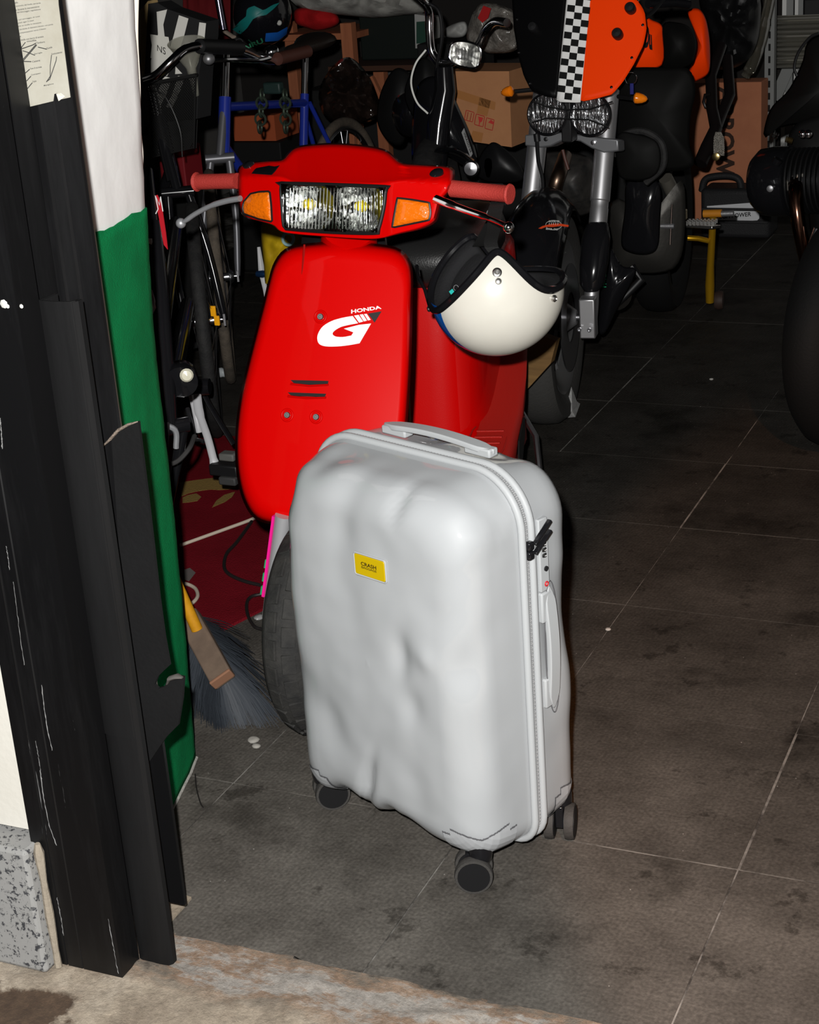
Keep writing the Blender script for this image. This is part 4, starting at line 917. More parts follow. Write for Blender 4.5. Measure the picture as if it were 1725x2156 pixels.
ob('brake_bolt', B().lathe([(.009, 0), (.009, .006), (0, .008)], cr_+V(0, -.042, .02), (0.3, -1, 0), 14), CHROME, nb)
ob('brake_bolt', B().lathe([(.008, 0), (.008, .006), (0, .008)], cr_+V(0, -.042, -.005), (0.3, -1, 0), 14), CHROME, nb)
ob('brake_lever', B().tube(spline([aty(316, 612, 2.82), aty(322, 640, 2.80), aty(312, 665, 2.80), aty(316, 690, 2.80)], 5), [.005]*6+[.008]*5+[.006]*5, 10, flat=.6), LV, nb)
ob('brake_cable', B().tube(spline([aty(352, 890, 2.70), aty(352, 968, 2.66), aty(372, 972, 2.66), aty(398, 945, 2.68), aty(410, 918, 2.72)], 6), .005, 8), mat('cable_grey', (.025, .024, .024), .6), nb)
ob('front_lamp', B().lathe([(.012, -.05), (.032, -.03), (.036, .0), (.034, .012), (0, .015)], aty(382, 800, 2.80), unit((.5, -.85, -.15)), 20), GLOSSBLK, nb)
ob('lamp_glint', B().lathe([(.0, .0), (.014, .001), (.010, .006), (0, .008)], aty(393, 790, 2.765), unit((.6, -.8, .1)), 16), mat('cream_highlight', (.55, .53, .42), .25, coat=1), nb)  # highlight on the dark body, put in as a cream cap
# crank set with chrome arm and pedal
ck = aty(415, 845, 3.25)
ob('crank_arm', B().tube(spline([aty(414, 832, 3.25), aty(420, 870, 3.22), aty(437, 920, 3.18), aty(449, 965, 3.15), aty(457, 995, 3.14)], 4), [.011]*5+[.009]*8+[.011]*4, 10, flat=.6), mat('polished_alloy', (.62, .62, .64), .3, .4), nb)
ob('crank_arm', B().tube([aty(400, 800, 3.32), aty(412, 860, 3.3), aty(420, 910, 3.3)], [.012, .010, .008], 10, flat=.6), MATS['polished_alloy'], nb)
ob('bottom_bracket', B().lathe([(.02, -.04), (.022, 0), (.02, .04)], aty(408, 815, 3.3), (1, .3, 0), 16), GLOSSBLK, nb)
ob('pedal', B().box(aty(480, 985, 3.15), (.075, .05, .028)), BLK, nb, bevel=.004)
ob('pedal_end', B().box(aty(482, 960, 3.13), (.04, .03, .018)), mat('pedal_grey', (.08, .08, .075), .6), nb, bevel=.004)
ob('pedal_end', B().box(aty(484, 1010, 3.13), (.045, .03, .02)), mat('pedal_dark', (.03, .03, .03), .6), nb, bevel=.004)
ob('chain_guard', B().tube([aty(405, 780, 3.4), aty(440, 850, 3.4), aty(470, 900, 3.4), aty(492, 935, 3.4)], .010, 8, flat=.5), GLOSSBLK, nb)
ob('kick_stand', B().tube([aty(395, 860, 3.3), aty(410, 925, 3.25), aty(430, 930, 3.25)], .006, 8), DARKMETAL, nb)
# ================================================================== orange and black motorcycle
ktm = root('motorcycle', 'orange and black naked motorcycle with twin round headlights and chequered number plate', 'motorcycle', (-1.45, 4.8, 0))
ORG = mat('orange_plastic', (.80, .042, .0008), .5, spec=.06); DKP = mat('dark_plastic', (.0035, .0035, .0033), .65, spec=.12)
KW = atz(1152, 668, .30); kf = unit((.15, -1, 0)); ka = unit((1, .15, 0))
kt = [(.215, -.05), (.25, -.062), (.28, -.060), (.296, -.040), (.30, -.012), (.30, .012), (.296, .040), (.28, .060), (.25, .062), (.215, .05)]
ob('front_tyre', B().lathe(kt, KW, ka, 56, False), mat('sport_tyre', (.036, .035, .033), .8, spec=.2, bump=.3, bscale=120), ktm)
ob('front_rim', B().lathe([(.155, -.02), (.19, -.045), (.216, -.052), (.222, -.03), (.222, .03), (.216, .052), (.19, .045), (.155, .02)], KW, ka, 48, False), mat('grey_cast_rim', (.10, .10, .10), .45, .5), ktm)
for k in range(3):
    th = 2*PI*k/3+.4; d = kf*math.cos(th)+V(0, 0, 1)*math.sin(th)
    ob('wheel_spoke', B().tube([KW+d*.03, KW+d*.12, KW+d*.20], [.030, .020, .026], 10, flat=.6), ALU, ktm)
ob('front_hub', B().lathe([(.02, -.075), (.045, -.05), (.035, -.02), (.035, .02), (.045, .05), (.02, .085)], KW, ka, 24), ALU, ktm)
ob('brake_disc', B().lathe([(.07, .064), (.15, .064), (.15, .068), (.07, .068)], KW, ka, 40, False), STEEL, ktm)
for x0, x1 in ((1240, 1284), (1088, 1144)):
    pb, pt_ = aty(x0, 690, KW[1]-.02), aty(x1, 190, KW[1]+.24); L_ = lambda t: pb*(1-t)+pt_*t
    ob('fork_tube', B().tube([L_(.42), L_(.50), L_(.505), L_(.53), L_(.535), L_(1.0)], [.0255, .0255, .0245, .0245, .0275, .0275], 24), mat('satin_fork', (.80, .80, .82), .36, .95), ktm)
    ob('fork_slider', B().tube([L_(0), L_(.10), L_(.16), L_(.44)], [.022, .022, .020, .020], 18), mat('satin_silver', (.7, .7, .72), .36, .95), ktm)
    ob('axle_clamp', B().box(L_(.05)+V(0, -.012, 0), (.044, .050, .112), np.array([ka, kf, [0, 0, 1]]).T), mat('bright_alloy', (.50, .50, .51), .35, .9), ktm, bevel=.004)
    for s_ in (-1, 1): ob('clamp_bolt', B().lathe([(.006, 0), (.006, .004), (.003, .004), (.003, .001), (0, .001)], L_(.008)+V(s_*.014, -.040, 0), (0.15, -1, .0), 14), STEEL, ktm)
    ob('fork_guard', B().loft([[L_(t)+ka*w*math.cos(a)+kf*(.012+w*.9*math.sin(a)) for a in np.linspace(-.5, PI+.5, 13)] for t, w in ((.16, .020), (.19, .034), (.28, .040), (.38, .040), (.44, .030), (.46, .012))], True, True), GLOSSBLK, ktm)
ob('front_axle', B().tube([KW-ka*.10, KW+ka*.11], .011, 14), STEEL, ktm)
# bottom yoke
yk = [(1105, 284), (1140, 280), (1180, 279), (1215, 283), (1260, 289), (1302, 294), (1303, 318), (1272, 322), (1245, 312), (1222, 298), (1200, 294), (1180, 298), (1160, 308), (1138, 311), (1105, 307)]
yo = ob('yoke', B().prism([aty(x, y, KW[1]+.13) for x, y in yk], (0, .06, -.01)), mat('grey_alloy', (.22, .225, .235), .4, .7), ktm, bevel=.004)
ob('yoke_bolt', B().lathe([(.007, 0), (.007, .004), (.004, .005)], aty(1250, 300, KW[1]+.128), (0, -1, .1), 14), STEEL, ktm)
ob('yoke_bolt', B().lathe([(.006, 0), (.006, .003), (.004, .004)], aty(1150, 293, KW[1]+.128), (0, -1, .1), 14), BLK, ktm)
ob('brake_hose', B().tube(spline([aty(1132, 275, KW[1]+.08), aty(1131, 300, KW[1]+.08), aty(1134, 340, KW[1]+.09), aty(1142, 375, KW[1]+.10), aty(1143, 420, KW[1]+.10)], 5), .0055, 8), BLK, ktm)
ob('hose_joint', B().tube([aty(1130, 282, KW[1]+.08), aty(1132, 297, KW[1]+.08)], .009, 10), BLK, ktm)
# twin headlights
LY = KW[1]+.02; ln = unit((.05, -.98, .12))
KREF = mat('lamp_reflector', (.50, .50, .51), .18, 1.0, bump=.9, bscale=60, stretch=(1, 1, .35))
for cx_, cy_ in ((1153, 240), (1243, 242)):
    c_ = aty(cx_, cy_, LY); R_ = .0505
    h = ob('headlight', B().lathe([(.020, -.075), (.046, -.05), (.056, -.01), (.0565, .004), (.052, .007), (.0515, .0)], c_, ln, 36, False), GLOSSBLK, ktm, label='round clear headlight')
    ob('reflector', B().lathe([(.006, -.042), (.018, -.036), (.032, -.022), (.044, -.008), (.0505, .002)], c_, ln, 36), KREF, h)
    ob('bulb_cap', B().lathe([(.010, -.03), (.011, -.012), (.007, -.006), (0, -.005)], c_+V(.004, 0, .006), ln, 16), STEEL, h)
    ob('lens', B().lathe([(.0515, .002), (.046, .007), (.030, .011), (.012, .013), (.0005, .0135)], c_, ln, 36, False), thin_glass('lamp_lens2', (.95, .96, .97), .10, .06, ribs=22), h)
    for k in range(9):
        x = -.030+.0075*k; e = math.sqrt(.046**2-x*x)
        ob('lens_rib', B().tube([c_+V(x, -.004-.0, -e*.9), c_+V(x, -.011, -.010)], .0012, 5), thin_glass('rib_glass', (.95, .96, .95), .35, .2), h)
for pts in (((1122, 213), (1150, 224), (1190, 231), (1242, 230), (1290, 214)), ((1120, 258), (1150, 249), (1190, 250), (1240, 252), (1282, 268))):
    ob('lamp_guard_wire', B().tube([aty(x, y, LY-.03) for x, y in pts], .0022, 6), BLK, ktm)
ob('lamp_bracket', B().box(aty(1198, 250, LY+.04), (.03, .05, .12)), BLK, ktm, bevel=.004)
# number plate fairing
PN = unit((.04, -.90, .42)); PP = aty(1197, 212, KW[1]-.02)
def plate_pt(x, y, k=0, lift=0.0):
    p = onp(x, y, PP, PN); a = (p-PP)[0]; return onp(x, y, PP-PN*(.6*a*a-lift), PN)
def polyplate(pts, m, lift, nm, lab=None, n=70, r=10):
    return ob(nm, cap(pts, lambda x, y, k=0: plate_pt(x, y, 0, lift), r, n), m, ktm, solid=.004, soff=-1, label=lab, ang=70)
polyplate([(1196, -60), (1172, 206), (1150, 203), (1118, 190), (1103, 160), (1092, 120), (1082, 60), (1075, -60)], mat('matt_black_panel', (.0016, .0016, .0018), .45, spec=.12), 0, 'plate_black_half')
polyplate([(1246, -60), (1222, 214), (1252, 208), (1290, 198), (1312, 172), (1335, 135), (1355, 95), (1362, 62), (1358, 25), (1348, 8), (1338, -4), (1318, -60)], ORG, 0, 'plate_orange_half')
polyplate([(1199, -60), (1172, 214), (1222, 216), (1249, -60)], mat('white_panel', (.66, .66, .65), .45), .0012, 'chequer_band', n=60, r=6)
ck_b = mat('black_square', (.004, .004, .004), .5)
for r_ in range(-3, 16):
    y0_, y1_ = -1.5+14.1*r_, -1.5+14.1*(r_+1)
    if y1_ > 214: continue
    for c_ in ((1,) if r_ % 2 == 0 else (0, 2)):
        e = lambda y, f_: (1196-25*(y/212))+(50*f_)*1.0
        f0, f1 = .02+.32*c_, .02+.32*(c_+1)
        ob('chequer_square', B().add([plate_pt(e(y, f_), y+6*(f_-.5), 0, .0020) for y, f_ in ((y0_, f0), (y0_, f1), (y1_, f1), (y1_, f0))], [(0, 1, 2, 3)]), ck_b, ktm, smooth=False)
for x, y in ((1303, 67), (1330, 13), (1126, 54)):
    ob('rubber_knob', B().lathe([(.0135, 0), (.0145, .012), (.0142, .022), (.011, .027), (0, .028)], plate_pt(x, y+8, 0, 0), PN, 20), BLK, ktm)
for x, y in ((1354, 53), (1331, 122), (1288, 184), (1088, 40), (1092, 110), (1115, 175), (1345, 0)):
    ob('plate_screw', B().lathe([(.0045, 0), (.004, .002), (0, .003)], plate_pt(x, y, 0, .0), PN, 10), CHROME, ktm)
# indicators
KA = mat('amber_glass', (.72, .17, .004), .15, coat=1)
for x, y, s_ in ((1070, 193, -1), (1346, 207, 1)):
    c_ = aty(x, y, 4.40); i_ = ob('indicator', B().lathe([(.001, -.023), (.007, -.019), (.0118, -.010), (.0145, .002), (.0145, .010), (.010, .014), (0, .015)], c_, unit((-s_*1.0, -.2, .15)), 18), KA, ktm, label='amber indicator')
    ob('indicator_stalk', B().tube([c_+V(-s_*.018, 0, 0), c_+V(-s_*.07, .04, .0)], .006, 8), BLK, i_)
# front mudguard
kg = []
for t in np.linspace(-.05, 2.3, 26):
    d = kf*math.cos(t)+V(0, 0, 1)*math.sin(t); row = []
    for s_ in np.linspace(-1, 1, 15):
        w = .088*(1-.15*abs(t-1.1)); row.append(KW+d*(.325+.035*math.cos(s_*PI/2)-.03*abs(s_)**3)+ka*s_*w)
    kg.append(row)
fen = ob('front_mudguard', B().grid(kg), GLOSSBLK, ktm, solid=.004)
def fen_pt(x, y, lift=.002):
    best = onp(x, y, KW+(kf*math.cos(.95)+V(0, 0, 1)*math.sin(.95))*(.362+lift), unit(kf*math.cos(.95)+V(0, 0, 1)*math.sin(.95))); return best
EMO = mat('emblem_orange', (.55, .05, .012), .5); EMW = mat('emblem_white', (.5, .5, .48), .5)
ob('emblem', B().prism([fen_pt(x, y, .0045) for x, y in ((1134, 481), (1143, 476), (1155, 473), (1165, 471), (1180, 471), (1198, 474), (1197, 478), (1180, 476), (1165, 478), (1150, 478), (1140, 482))], (0, -.0008, .0004)), EMO, ktm, smooth=False, label='orange and white winged emblem')
ob('emblem_ring', B().tube([fen_pt(1166+17*math.cos(t), 474+10*math.sin(t), .004) for t in np.linspace(0, 2*PI, 25)[:-1]], .0006, 4, closed=True), EMW, ktm)
for k in range(5): ob('emblem_bar', B().tube([fen_pt(1157+4.5*k, 469.5, .006), fen_pt(1156.5+4.5*k, 473, .006)], .0008, 4), EMW, ktm)
ob('emblem_lettering', word('HOUSE OF', quadmap(lambda x, y: fen_pt(x, y, .005), (1156, 468), (1178, 468), (1156, 464), (1178, 464)), bold=.02), EMW, ktm, smooth=False)
ob('emblem_lettering', word('MOTOR - ITALY', quadmap(lambda x, y: fen_pt(x, y, .005), (1150, 484), (1176, 485), (1150, 480), (1176, 481)), bold=.02), EMW, ktm, smooth=False)
# tank, seat unit, orange tail
def slab(nm, pts, Y, dy, m, bev=.02, lab=None, seg=4): return ob(nm, B().prism([aty(x, y, Y) for x, y in pts], (0, dy, 0)), m, ktm, bevel=bev, seg=seg, label=lab, smooth=True)
def puff(nm, pts, Y, bulge, m, parent=None, n=60, rings=12, c=None, solid=.01, lab=None, tilt=None):
    """domed panel over a pixel outline at depth Y, bulging towards the street"""
    pts = [tuple(p) for p in spline(pts, 4, True)]; nn = unit(tilt) if tilt is not None else V(0, -1, 0); P0_ = aty(*np.mean(np.array(pts), 0), Y)
    return ob(nm, cap(pts, lambda x, y, k=0: onp(x, y, P0_+nn*(bulge*(1-k**2.2)), nn), rings, n, c), m, parent or ktm, solid=solid, soff=-1, ang=80, label=lab)
puff('tank_side', [(1358, 38), (1375, 43), (1393, 52), (1396, 70), (1394, 138), (1332, 141), (1330, 120), (1350, 80)], 4.80, .02, ORG, lab='orange tank panel', tilt=(.6, -.8, .1))
ob('tank_lettering', word('Du', quadmap(lambda x, y: onp(x, y, aty(1380, 90, 4.77), unit((.6, -.8, .1))), (1355, 100), (1374, 106), (1362, 55), (1372, 60)), bold=.05), BLKV, ktm, smooth=False)
puff('tank_pad', [(1394, 55), (1430, 48), (1455, 60), (1467, 85), (1464, 115), (1450, 140), (1394, 142)], 4.95, .06, DKP)
puff('tail_panel', [(1448, 25), (1470, 18), (1485, 35), (1493, 70), (1496, 110), (1494, 150), (1480, 165), (1452, 176), (1443, 170), (1458, 130), (1466, 95), (1462, 65)], 5.35, .05, ORG, lab='orange tail panel', c=(1479, 100))
puff('radiator_shroud', [(1300, 150), (1340, 142), (1400, 142), (1450, 145), (1465, 190), (1455, 240), (1452, 300), (1460, 350), (1400, 360), (1330, 340), (1300, 300), (1295, 220)], 4.72, .05, DKP)
puff('radiator', [(1300, 285), (1340, 282), (1385, 300), (1390, 350), (1370, 375), (1330, 380), (1302, 365)], 4.60, .02, DKP)
ob('radiator_hose', B().tube(spline([aty(1300, 330, 4.62), aty(1308, 290, 4.62), aty(1350, 276, 4.62), aty(1392, 300, 4.62), aty(1396, 350, 4.62), aty(1360, 385, 4.62)], 6), .010, 8), RUBBER, ktm)
# engine and oil tank
puff('engine_block', [(1150, 320), (1240, 330), (1250, 380), (1245, 450), (1160, 450), (1140, 380)], 4.75, .10, mat('dirty_engine', (.06, .055, .05), .5, .5, col2=(.02, .02, .02), scale=14))
ob('header_pipe', B().tube(spline([aty(1190, 330, 4.70), aty(1180, 360, 4.58), aty(1170, 390, 4.55), aty(1165, 430, 4.58)], 6), .021, 14), mat('burnt_pipe', (.16, .11, .08), .35, 1.0), ktm)
ob('spark_lead', B().tube([aty(1185, 315, 4.56), aty(1190, 335, 4.56), aty(1197, 357, 4.56)], .005, 8), BROWNL, ktm)
puff('oil_tank', [(1318, 388), (1340, 372), (1375, 375), (1392, 400), (1390, 460), (1385, 520), (1360, 536), (1322, 530), (1308, 510), (1316, 440)], 4.85, .03, GLOSSBLK)
puff('crankcase', [(1286, 440), (1316, 430), (1318, 540), (1400, 545), (1420, 480), (1436, 380), (1440, 470), (1420, 560), (1330, 570), (1290, 560)], 5.0, .06, mat('grey_case', (.045, .043, .039), .45, .6, bump=.2), c=(1330, 520))
ob('frame_spar', B().tube([aty(1402, 375, 5.0), aty(1425, 420, 5.05), aty(1415, 500, 5.1)], [.022, .024, .022], 12), mat('grey_case2', (.14, .13, .11), .45, .6), ktm)
ob('brake_rod', B().tube([aty(1415, 430, 4.95), aty(1411, 515, 4.95)], .0035, 8), CHROME, ktm)
ob('brake_rod_end', B().tube([aty(1392, 476, 4.95), aty(1420, 476, 4.95)], .008, 10), ALU, ktm)
puff('side_cover', [(1285, 520), (1310, 560), (1340, 570), (1300, 650), (1275, 700), (1258, 696), (1262, 620), (1275, 560)], 4.65, .03, GLOSSBLK)
ob('cover_lettering', word('H-TECH', quadmap(lambda x, y: aty(x, y, 4.60), (1277, 605), (1278, 560), (1266, 605), (1268, 560)), bold=.02), mat('green_ink', (.01, .20, .09), .5), ktm, smooth=False)
ob('exhaust_can', B().tube([aty(1280, 610, 4.75), aty(1298, 620, 4.85)], [.05, .05], 20), mat('dull_can', (.14, .13, .12), .4, .8), ktm)
ob('rear_tyre', B().lathe(kt, atz(1395, 470, .31), unit((1, .1, 0)), 48, False), mat('rear_tyre_black', (.006, .006, .006), .8, spec=.12), ktm)
ob('skid_plate', B().tube([aty(1330, 560, 4.8), aty(1350, 590, 4.8), aty(1300, 640, 4.75)], [.012, .014, .010], 10), BLK, ktm)
# foot peg, gold prop stand with roller
GOLD = mat('gold_anodised', (.55, .30, .012), .28, .7)
pg = ob('foot_peg', B().beam(aty(1446, 474, 5.32), aty(1509, 478, 5.28), .05, .010, (0, .1, 1)), mat('peg_steel', (.50, .49, .47), .35, 1.0), ktm, bevel=.002, label='silver toothed foot peg')
for k in range(8):
    for q in (-.02, .0, .02): ob('peg_tooth', B().box(aty(1450+8*k, 470, 5.30)+V(0, q, .004), (.007, .008, .014)), MATS['peg_steel'], pg, smooth=False)
ob('peg_hanger', B().box(aty(1440, 452, 5.33), (.018, .03, .035)), mat('pale_alloy', (.62, .53, .35), .4, .4), pg, bevel=.004)
ob('shift_lever', B().tube([aty(1482, 450, 5.36), aty(1520, 449, 5.36)], .013, 12), mat('ochre_sleeve', (.42, .16, .012), .5), ktm)
ob('lever_tip', B().tube([aty(1520, 450, 5.36), aty(1545, 449, 5.36)], .010, 12), ALU, ktm)
ob('prop_stand', B().tube([aty(1502, 452, 5.38), aty(1499, 510, 5.40), aty(1496, 560, 5.43), aty(1495, 600, 5.45), aty(1495, 636, 5.46)], [.012, .012, .013, .016, .014], 14), GOLD, ktm, label='gold prop stand')
ob('stand_brace', B().tube([aty(1448, 501, 5.36), aty(1470, 502, 5.37), aty(1492, 507, 5.39)], .009, 10), GOLD, ktm)
ob('stand_roller', B().lathe([(.010, -.016), (.030, -.014), (.034, 0), (.030, .014), (.010, .016)], atz(1515, 632, .034), (1, .1, 0), 20), mat('roller_rubber', (.030, .018, .014), .6), ktm)
# passenger peg hangers behind
sbf = mat('black_tube', (.008, .006, .006), .35, .2)
ob('subframe_tube', B().tube([aty(1520, 95, 5.9), aty(1497, 160, 5.8), aty(1500, 230, 5.75), aty(1508, 270, 5.7), aty(1490, 310, 5.65), aty(1475, 345, 5.6)], [.018, .020, .020, .022, .024, .024], 12), sbf, ktm)
ob('subframe_tube', B().tube([aty(1532, 120, 5.95), aty(1537, 200, 5.85), aty(1520, 240, 5.8), aty(1508, 275, 5.72)], [.018, .019, .019, .017], 12), sbf, ktm)
ob('luggage_hook', B().tube([aty(x, y, 5.75) for x, y in ((1497, 198), (1485, 200), (1482, 215), (1486, 226), (1497, 226))], .006, 8), sbf, ktm)
pp_ = ob('passenger_peg', B().loft([[aty(1511+x, y, 5.60)+V(q, 0, 0) for x, q in ((-8*w, 0), (4*w, 0), (12*w, .004))]+[aty(1511+12*w, y, 5.66), aty(1511-8*w, y, 5.66)] for y, w in ((328, 1), (310, 1.05), (290, .95), (278, .5))]), mat('peg_mesh', (.25, .23, .20), .4, .9, bump=1, bscale=300), ktm)
ob('peg_bolt', B().lathe([(.013, -.012), (.013, .004), (.007, .006), (0, .006)], aty(1508, 330, 5.58), (0, -1, 0), 16), mat('brass_bolt', (.5, .38, .16), .3, 1.0), pp_)
ob('key_ring', B().torus(aty(1329, 165, 4.52), (.4, -1, .1), .016, .001, 24, 5), CHROME, ktm)
ob('key', B().box(aty(1331, 187, 4.52), (.010, .006, .03)), mat('blue_key', (.01, .012, .12), .5), ktm, bevel=.001)
ob('handlebar', B().tube([aty(1365, 8, 4.75), aty(1420, 5, 4.85), aty(1450, 9, 4.9)], .013, 12), GLOSSBLK, ktm)
ob('mirror_arm', B().tube([aty(1355, 40, 4.7), aty(1375, 25, 4.75), aty(1400, -5, 4.8)], .006, 8), BLK, ktm)

# ================================================================== black moped-style cruiser behind the scooter
mo = root('motorcycle', 'black small cruiser motorcycle with square chrome headlight behind the scooter', 'motorcycle', (-2.05, 5.2, 0))
MY = 4.95
ob('handlebar', B().tube(spline([aty(860, -25, MY-.1), aty(890, 2, MY-.05), aty(903, 25, MY), aty(905, 70, MY), aty(910, 110, MY), aty(930, 132, MY), aty(960, 128, MY), aty(1005, 98, MY), aty(1022, 65, MY), aty(1042, 46, MY-.03), aty(1068, 48, MY-.08)], 6), .0135, 12), CHROME, mo)
ob('brake_cable', B().tube(spline([aty(900, 5, MY-.02), aty(925, 25, MY-.03), aty(931, 80, MY-.03), aty(920, 140, MY-.02), aty(922, 180, MY)], 6), .006, 8), BLK, mo)
ob('throttle_cable', B().tube(spline([aty(897, 105, MY-.04), aty(875, 135, MY-.06), aty(866, 175, MY-.06), aty(878, 215, MY-.05), aty(901, 239, MY-.03)], 6), .0032, 8), mat('white_cable', (.7, .7, .66), .4), mo)
hq = [(951, 93), (963, 87), (985, 88), (1005, 95), (1013, 108), (1011, 130), (1000, 143), (980, 141), (957, 134), (947, 120), (947, 105)]
mh = ob('headlight', cap(hq, lambda x, y, k=0: aty(x, y, MY-.08+.03*(1-k**3)), 12, 60), mat('moped_reflector', (.75, .75, .73), .28, 1.0, bump=.9, bscale=45, stretch=(1.6, 1, .4)), mo, label='square chrome headlight')
ob('headlight_shell', B().loft([[aty(*p, MY-.08) for p in resample(hq, 30)], [aty(*(np.array((980, 115))+(p-np.array((980, 115)))*.9), MY+.03) for p in resample(hq, 30)]], False, True), GLOSSBLK, mo)
ob('headlight_rim', B().tube([aty(*p, MY-.082) for p in resample(spline(hq, 3, True), 50)], .0035, 8, closed=True), CHROME, mh)
for k in range(9): ob('lens_rib', B().tube([aty(953+7*k, 96+.6*k, MY-.086), aty(952+6.6*k, 128+1.2*k, MY-.086)], .0016, 5), thin_glass('rib_glass', (.95, .96, .95), .35, .2), mh)
def mp(nm, pts, Y, bulge, m, c=None, lab=None): return puff(nm, pts, Y, bulge, m, mo, c=c, lab=lab)
ob('fork_stem', B().tube([aty(935, 140, MY), aty(938, 190, MY), aty(925, 260, MY-.02), aty(915, 360, MY-.05)], [.030, .034, .038, .038], 16), GLOSSBLK, mo)
mp('leg_shield', [(880, 180), (915, 160), (945, 185), (965, 225), (985, 270), (1000, 310), (1005, 345), (985, 352), (940, 330), (900, 330), (870, 350), (868, 260)], MY+.05, .06, GLOSSBLK)
mp('side_panel', [(895, 120), (922, 150), (935, 185), (900, 235), (885, 260), (860, 230), (852, 190), (870, 145)], MY+.25, .05, mat('matt_black_body', (.005, .005, .005), .6))
ob('maker_strip', B().prism([aty(x, y, MY-.02) for x, y in ((977, 270), (972, 279), (991, 332), (995, 324))], (0, .004, 0)), mat('grey_strip', (.22, .22, .22), .5), mo, smooth=False)
ob('strip_lettering', word('VIRAGO-IA', quadmap(lambda x, y: aty(x, y, MY-.0215), (976, 280), (990, 322), (979, 277), (994, 321)), bold=.02), BLKV, mo, smooth=False)
ob('front_mudguard', B().loft([[aty(900+105*t, 338-34*math.sin(PI*(t*.8+.1))+24*t+w*9, MY-.12+.05*w*w) for w in (-1, -.5, 0, .5, 1)] for t in np.linspace(0, 1, 16)], False, False, False), GLOSSBLK, mo, solid=.004)
ob('front_tyre', B().torus(aty(920, 470, MY-.02), unit((1, .2, 0)), .235, .045, 48, 12), RUBBER, mo)
ob('fork_cover', B().lathe([(.016, -.02), (.026, 0), (.020, .012), (0, .016)], aty(992, 355, MY-.16), unit((.3, -1, .1)), 18), STEEL, mo)
ob('stem_bolt', B().lathe([(.014, 0), (.014, .006), (.008, .009)], aty(924, 207, MY-.02), (0, -1, .2), 6), ALU, mo)
mp('seat', [(800, 200), (825, 150), (850, 145), (868, 170), (862, 230), (850, 300), (820, 300), (795, 260)], MY+.55, .06, mat('matt_black_body', (.005, .005, .005), .6))
mp('fuel_tank', [(835, 205), (860, 190), (880, 200), (890, 260), (870, 290), (840, 280), (825, 240)], MY+.35, .08, GLOSSBLK)
mp('rear_cowl', [(1010, 330), (1035, 300), (1060, 310), (1095, 345), (1100, 380), (1040, 385), (1005, 370)], MY+.2, .04, BLK)
ob('rear_lens', B().loft([[aty(1028+8*math.cos(a)*w, 345+y+6*math.sin(a), MY+.1) for a in np.linspace(0, 2*PI, 13)[:-1]] for y, w in ((-6, .9), (8, 1.0), (22, .6))]), mat('red_lens', (.40, .012, .02), .2, coat=1), mo)

# ================================================================== flat-twin motorcycle at the right edge
bx = root('motorcycle', 'black flat-twin motorcycle with bronze exhaust pipe at the right edge', 'motorcycle', (-.72, 5.0, 0))
BW = atz(1793, 690, .315); bf = unit((-.25, -1, 0)); bax = unit((1, -.25, 0))
bt = [(.232, -.045), (.26, -.056), (.29, -.055), (.307, -.038), (.315, -.012), (.315, .012), (.307, .038), (.29, .055), (.26, .056), (.232, .045)]
ob('front_tyre', B().lathe(bt, BW, bax, 56, False), mat('black_tyre2', (.0028, .0028, .0028), .75, spec=.15, bump=.2, bscale=150), bx)
ob('front_rim', B().lathe([(.205, -.04), (.235, -.048), (.235, .048), (.205, .04)], BW, bax, 56, False), mat('dark_rim', (.018, .018, .022), .4, .4), bx)
sb = B()
for k in range(18):
    th = 2*PI*k/18+.2; d = bf*math.cos(th)+V(0, 0, 1)*math.sin(th); sb.tube([BW+d*.05-bax*.03, BW+d*.215-bax*.02], .0022, 5, False)
ob('front_spokes', sb, CHROME, bx, kind='stuff')
ob('front_hub', B().lathe([(.02, -.07), (.06, -.05), (.05, 0), (.06, .05), (.02, .07)], BW, bax, 24), DARKMETAL, bx)
for s_ in (-1, 1): ob('fork_leg', B().tube([BW+bax*s_*.085, BW+bax*s_*.085+V(.02, .22, .55)], .022, 14), GLOSSBLK, bx)
BCY = aty(1706, 380, 5.10); cd_ = unit((-1, .12, -.06))
cyl = ob('cylinder_head', B().lathe([(.02, .178), (.075, .175), (.100, .150), (.106, .11), (.106, .06), (.098, .055)], BCY, cd_, 28), GLOSSBLK, bx, label='black finned cylinder head')
for k in range(9): ob('cooling_fin', B().lathe([(.05, 0), (.098, 0), (.100, .003), (.098, .006), (.05, .006)], BCY-cd_*(.015*k-.045), cd_, 24), BLK, cyl)
ob('cylinder_barrel', B().lathe([(.075, -.14), (.075, .06)], BCY, cd_, 24), DARKMETAL, bx)
ob('head_bolt', B().lathe([(.010, 0), (.010, .012), (.005, .014)], BCY+cd_*.10+V(0, -.105, .0), (0, -1, 0), 12), ALU, cyl)
ob('oil_cap', B().tube([aty(1640, 335, 5.02), aty(1634, 345, 5.02)], [.016, .014], 14), GLOSSBLK, cyl)
for k in range(3): ob('valve_spring', B().torus(aty(1628+5*k, 283+2*k, 5.05), unit((1, .2, -.4)), .009, .0022, 16, 6), CHROME, bx)
for k in range(5): ob('valve_spring', B().torus(aty(1656+3*k, 293+1*k, 5.05), unit((1, .2, -.3)), .008, .002, 16, 6), mat('brass_bolt', (.5, .38, .16), .3, 1.0), bx)
for x in (1691, 1703): ob('chrome_bolt', B().lathe([(.012, 0), (.012, .008), (.007, .011), (0, .012)], aty(x, 282, 4.98), (0, -1, .2), 16), CHROME, bx)
ob('exhaust_flange', B().prism([aty(x, y, 5.03) for x, y in ((1650, 396), (1660, 376), (1672, 368), (1694, 364), (1700, 368), (1698, 380), (1690, 392), (1660, 404))], (0, .012, 0)), mat('cast_flange', (.28, .26, .23), .4, .8), bx, bevel=.003)
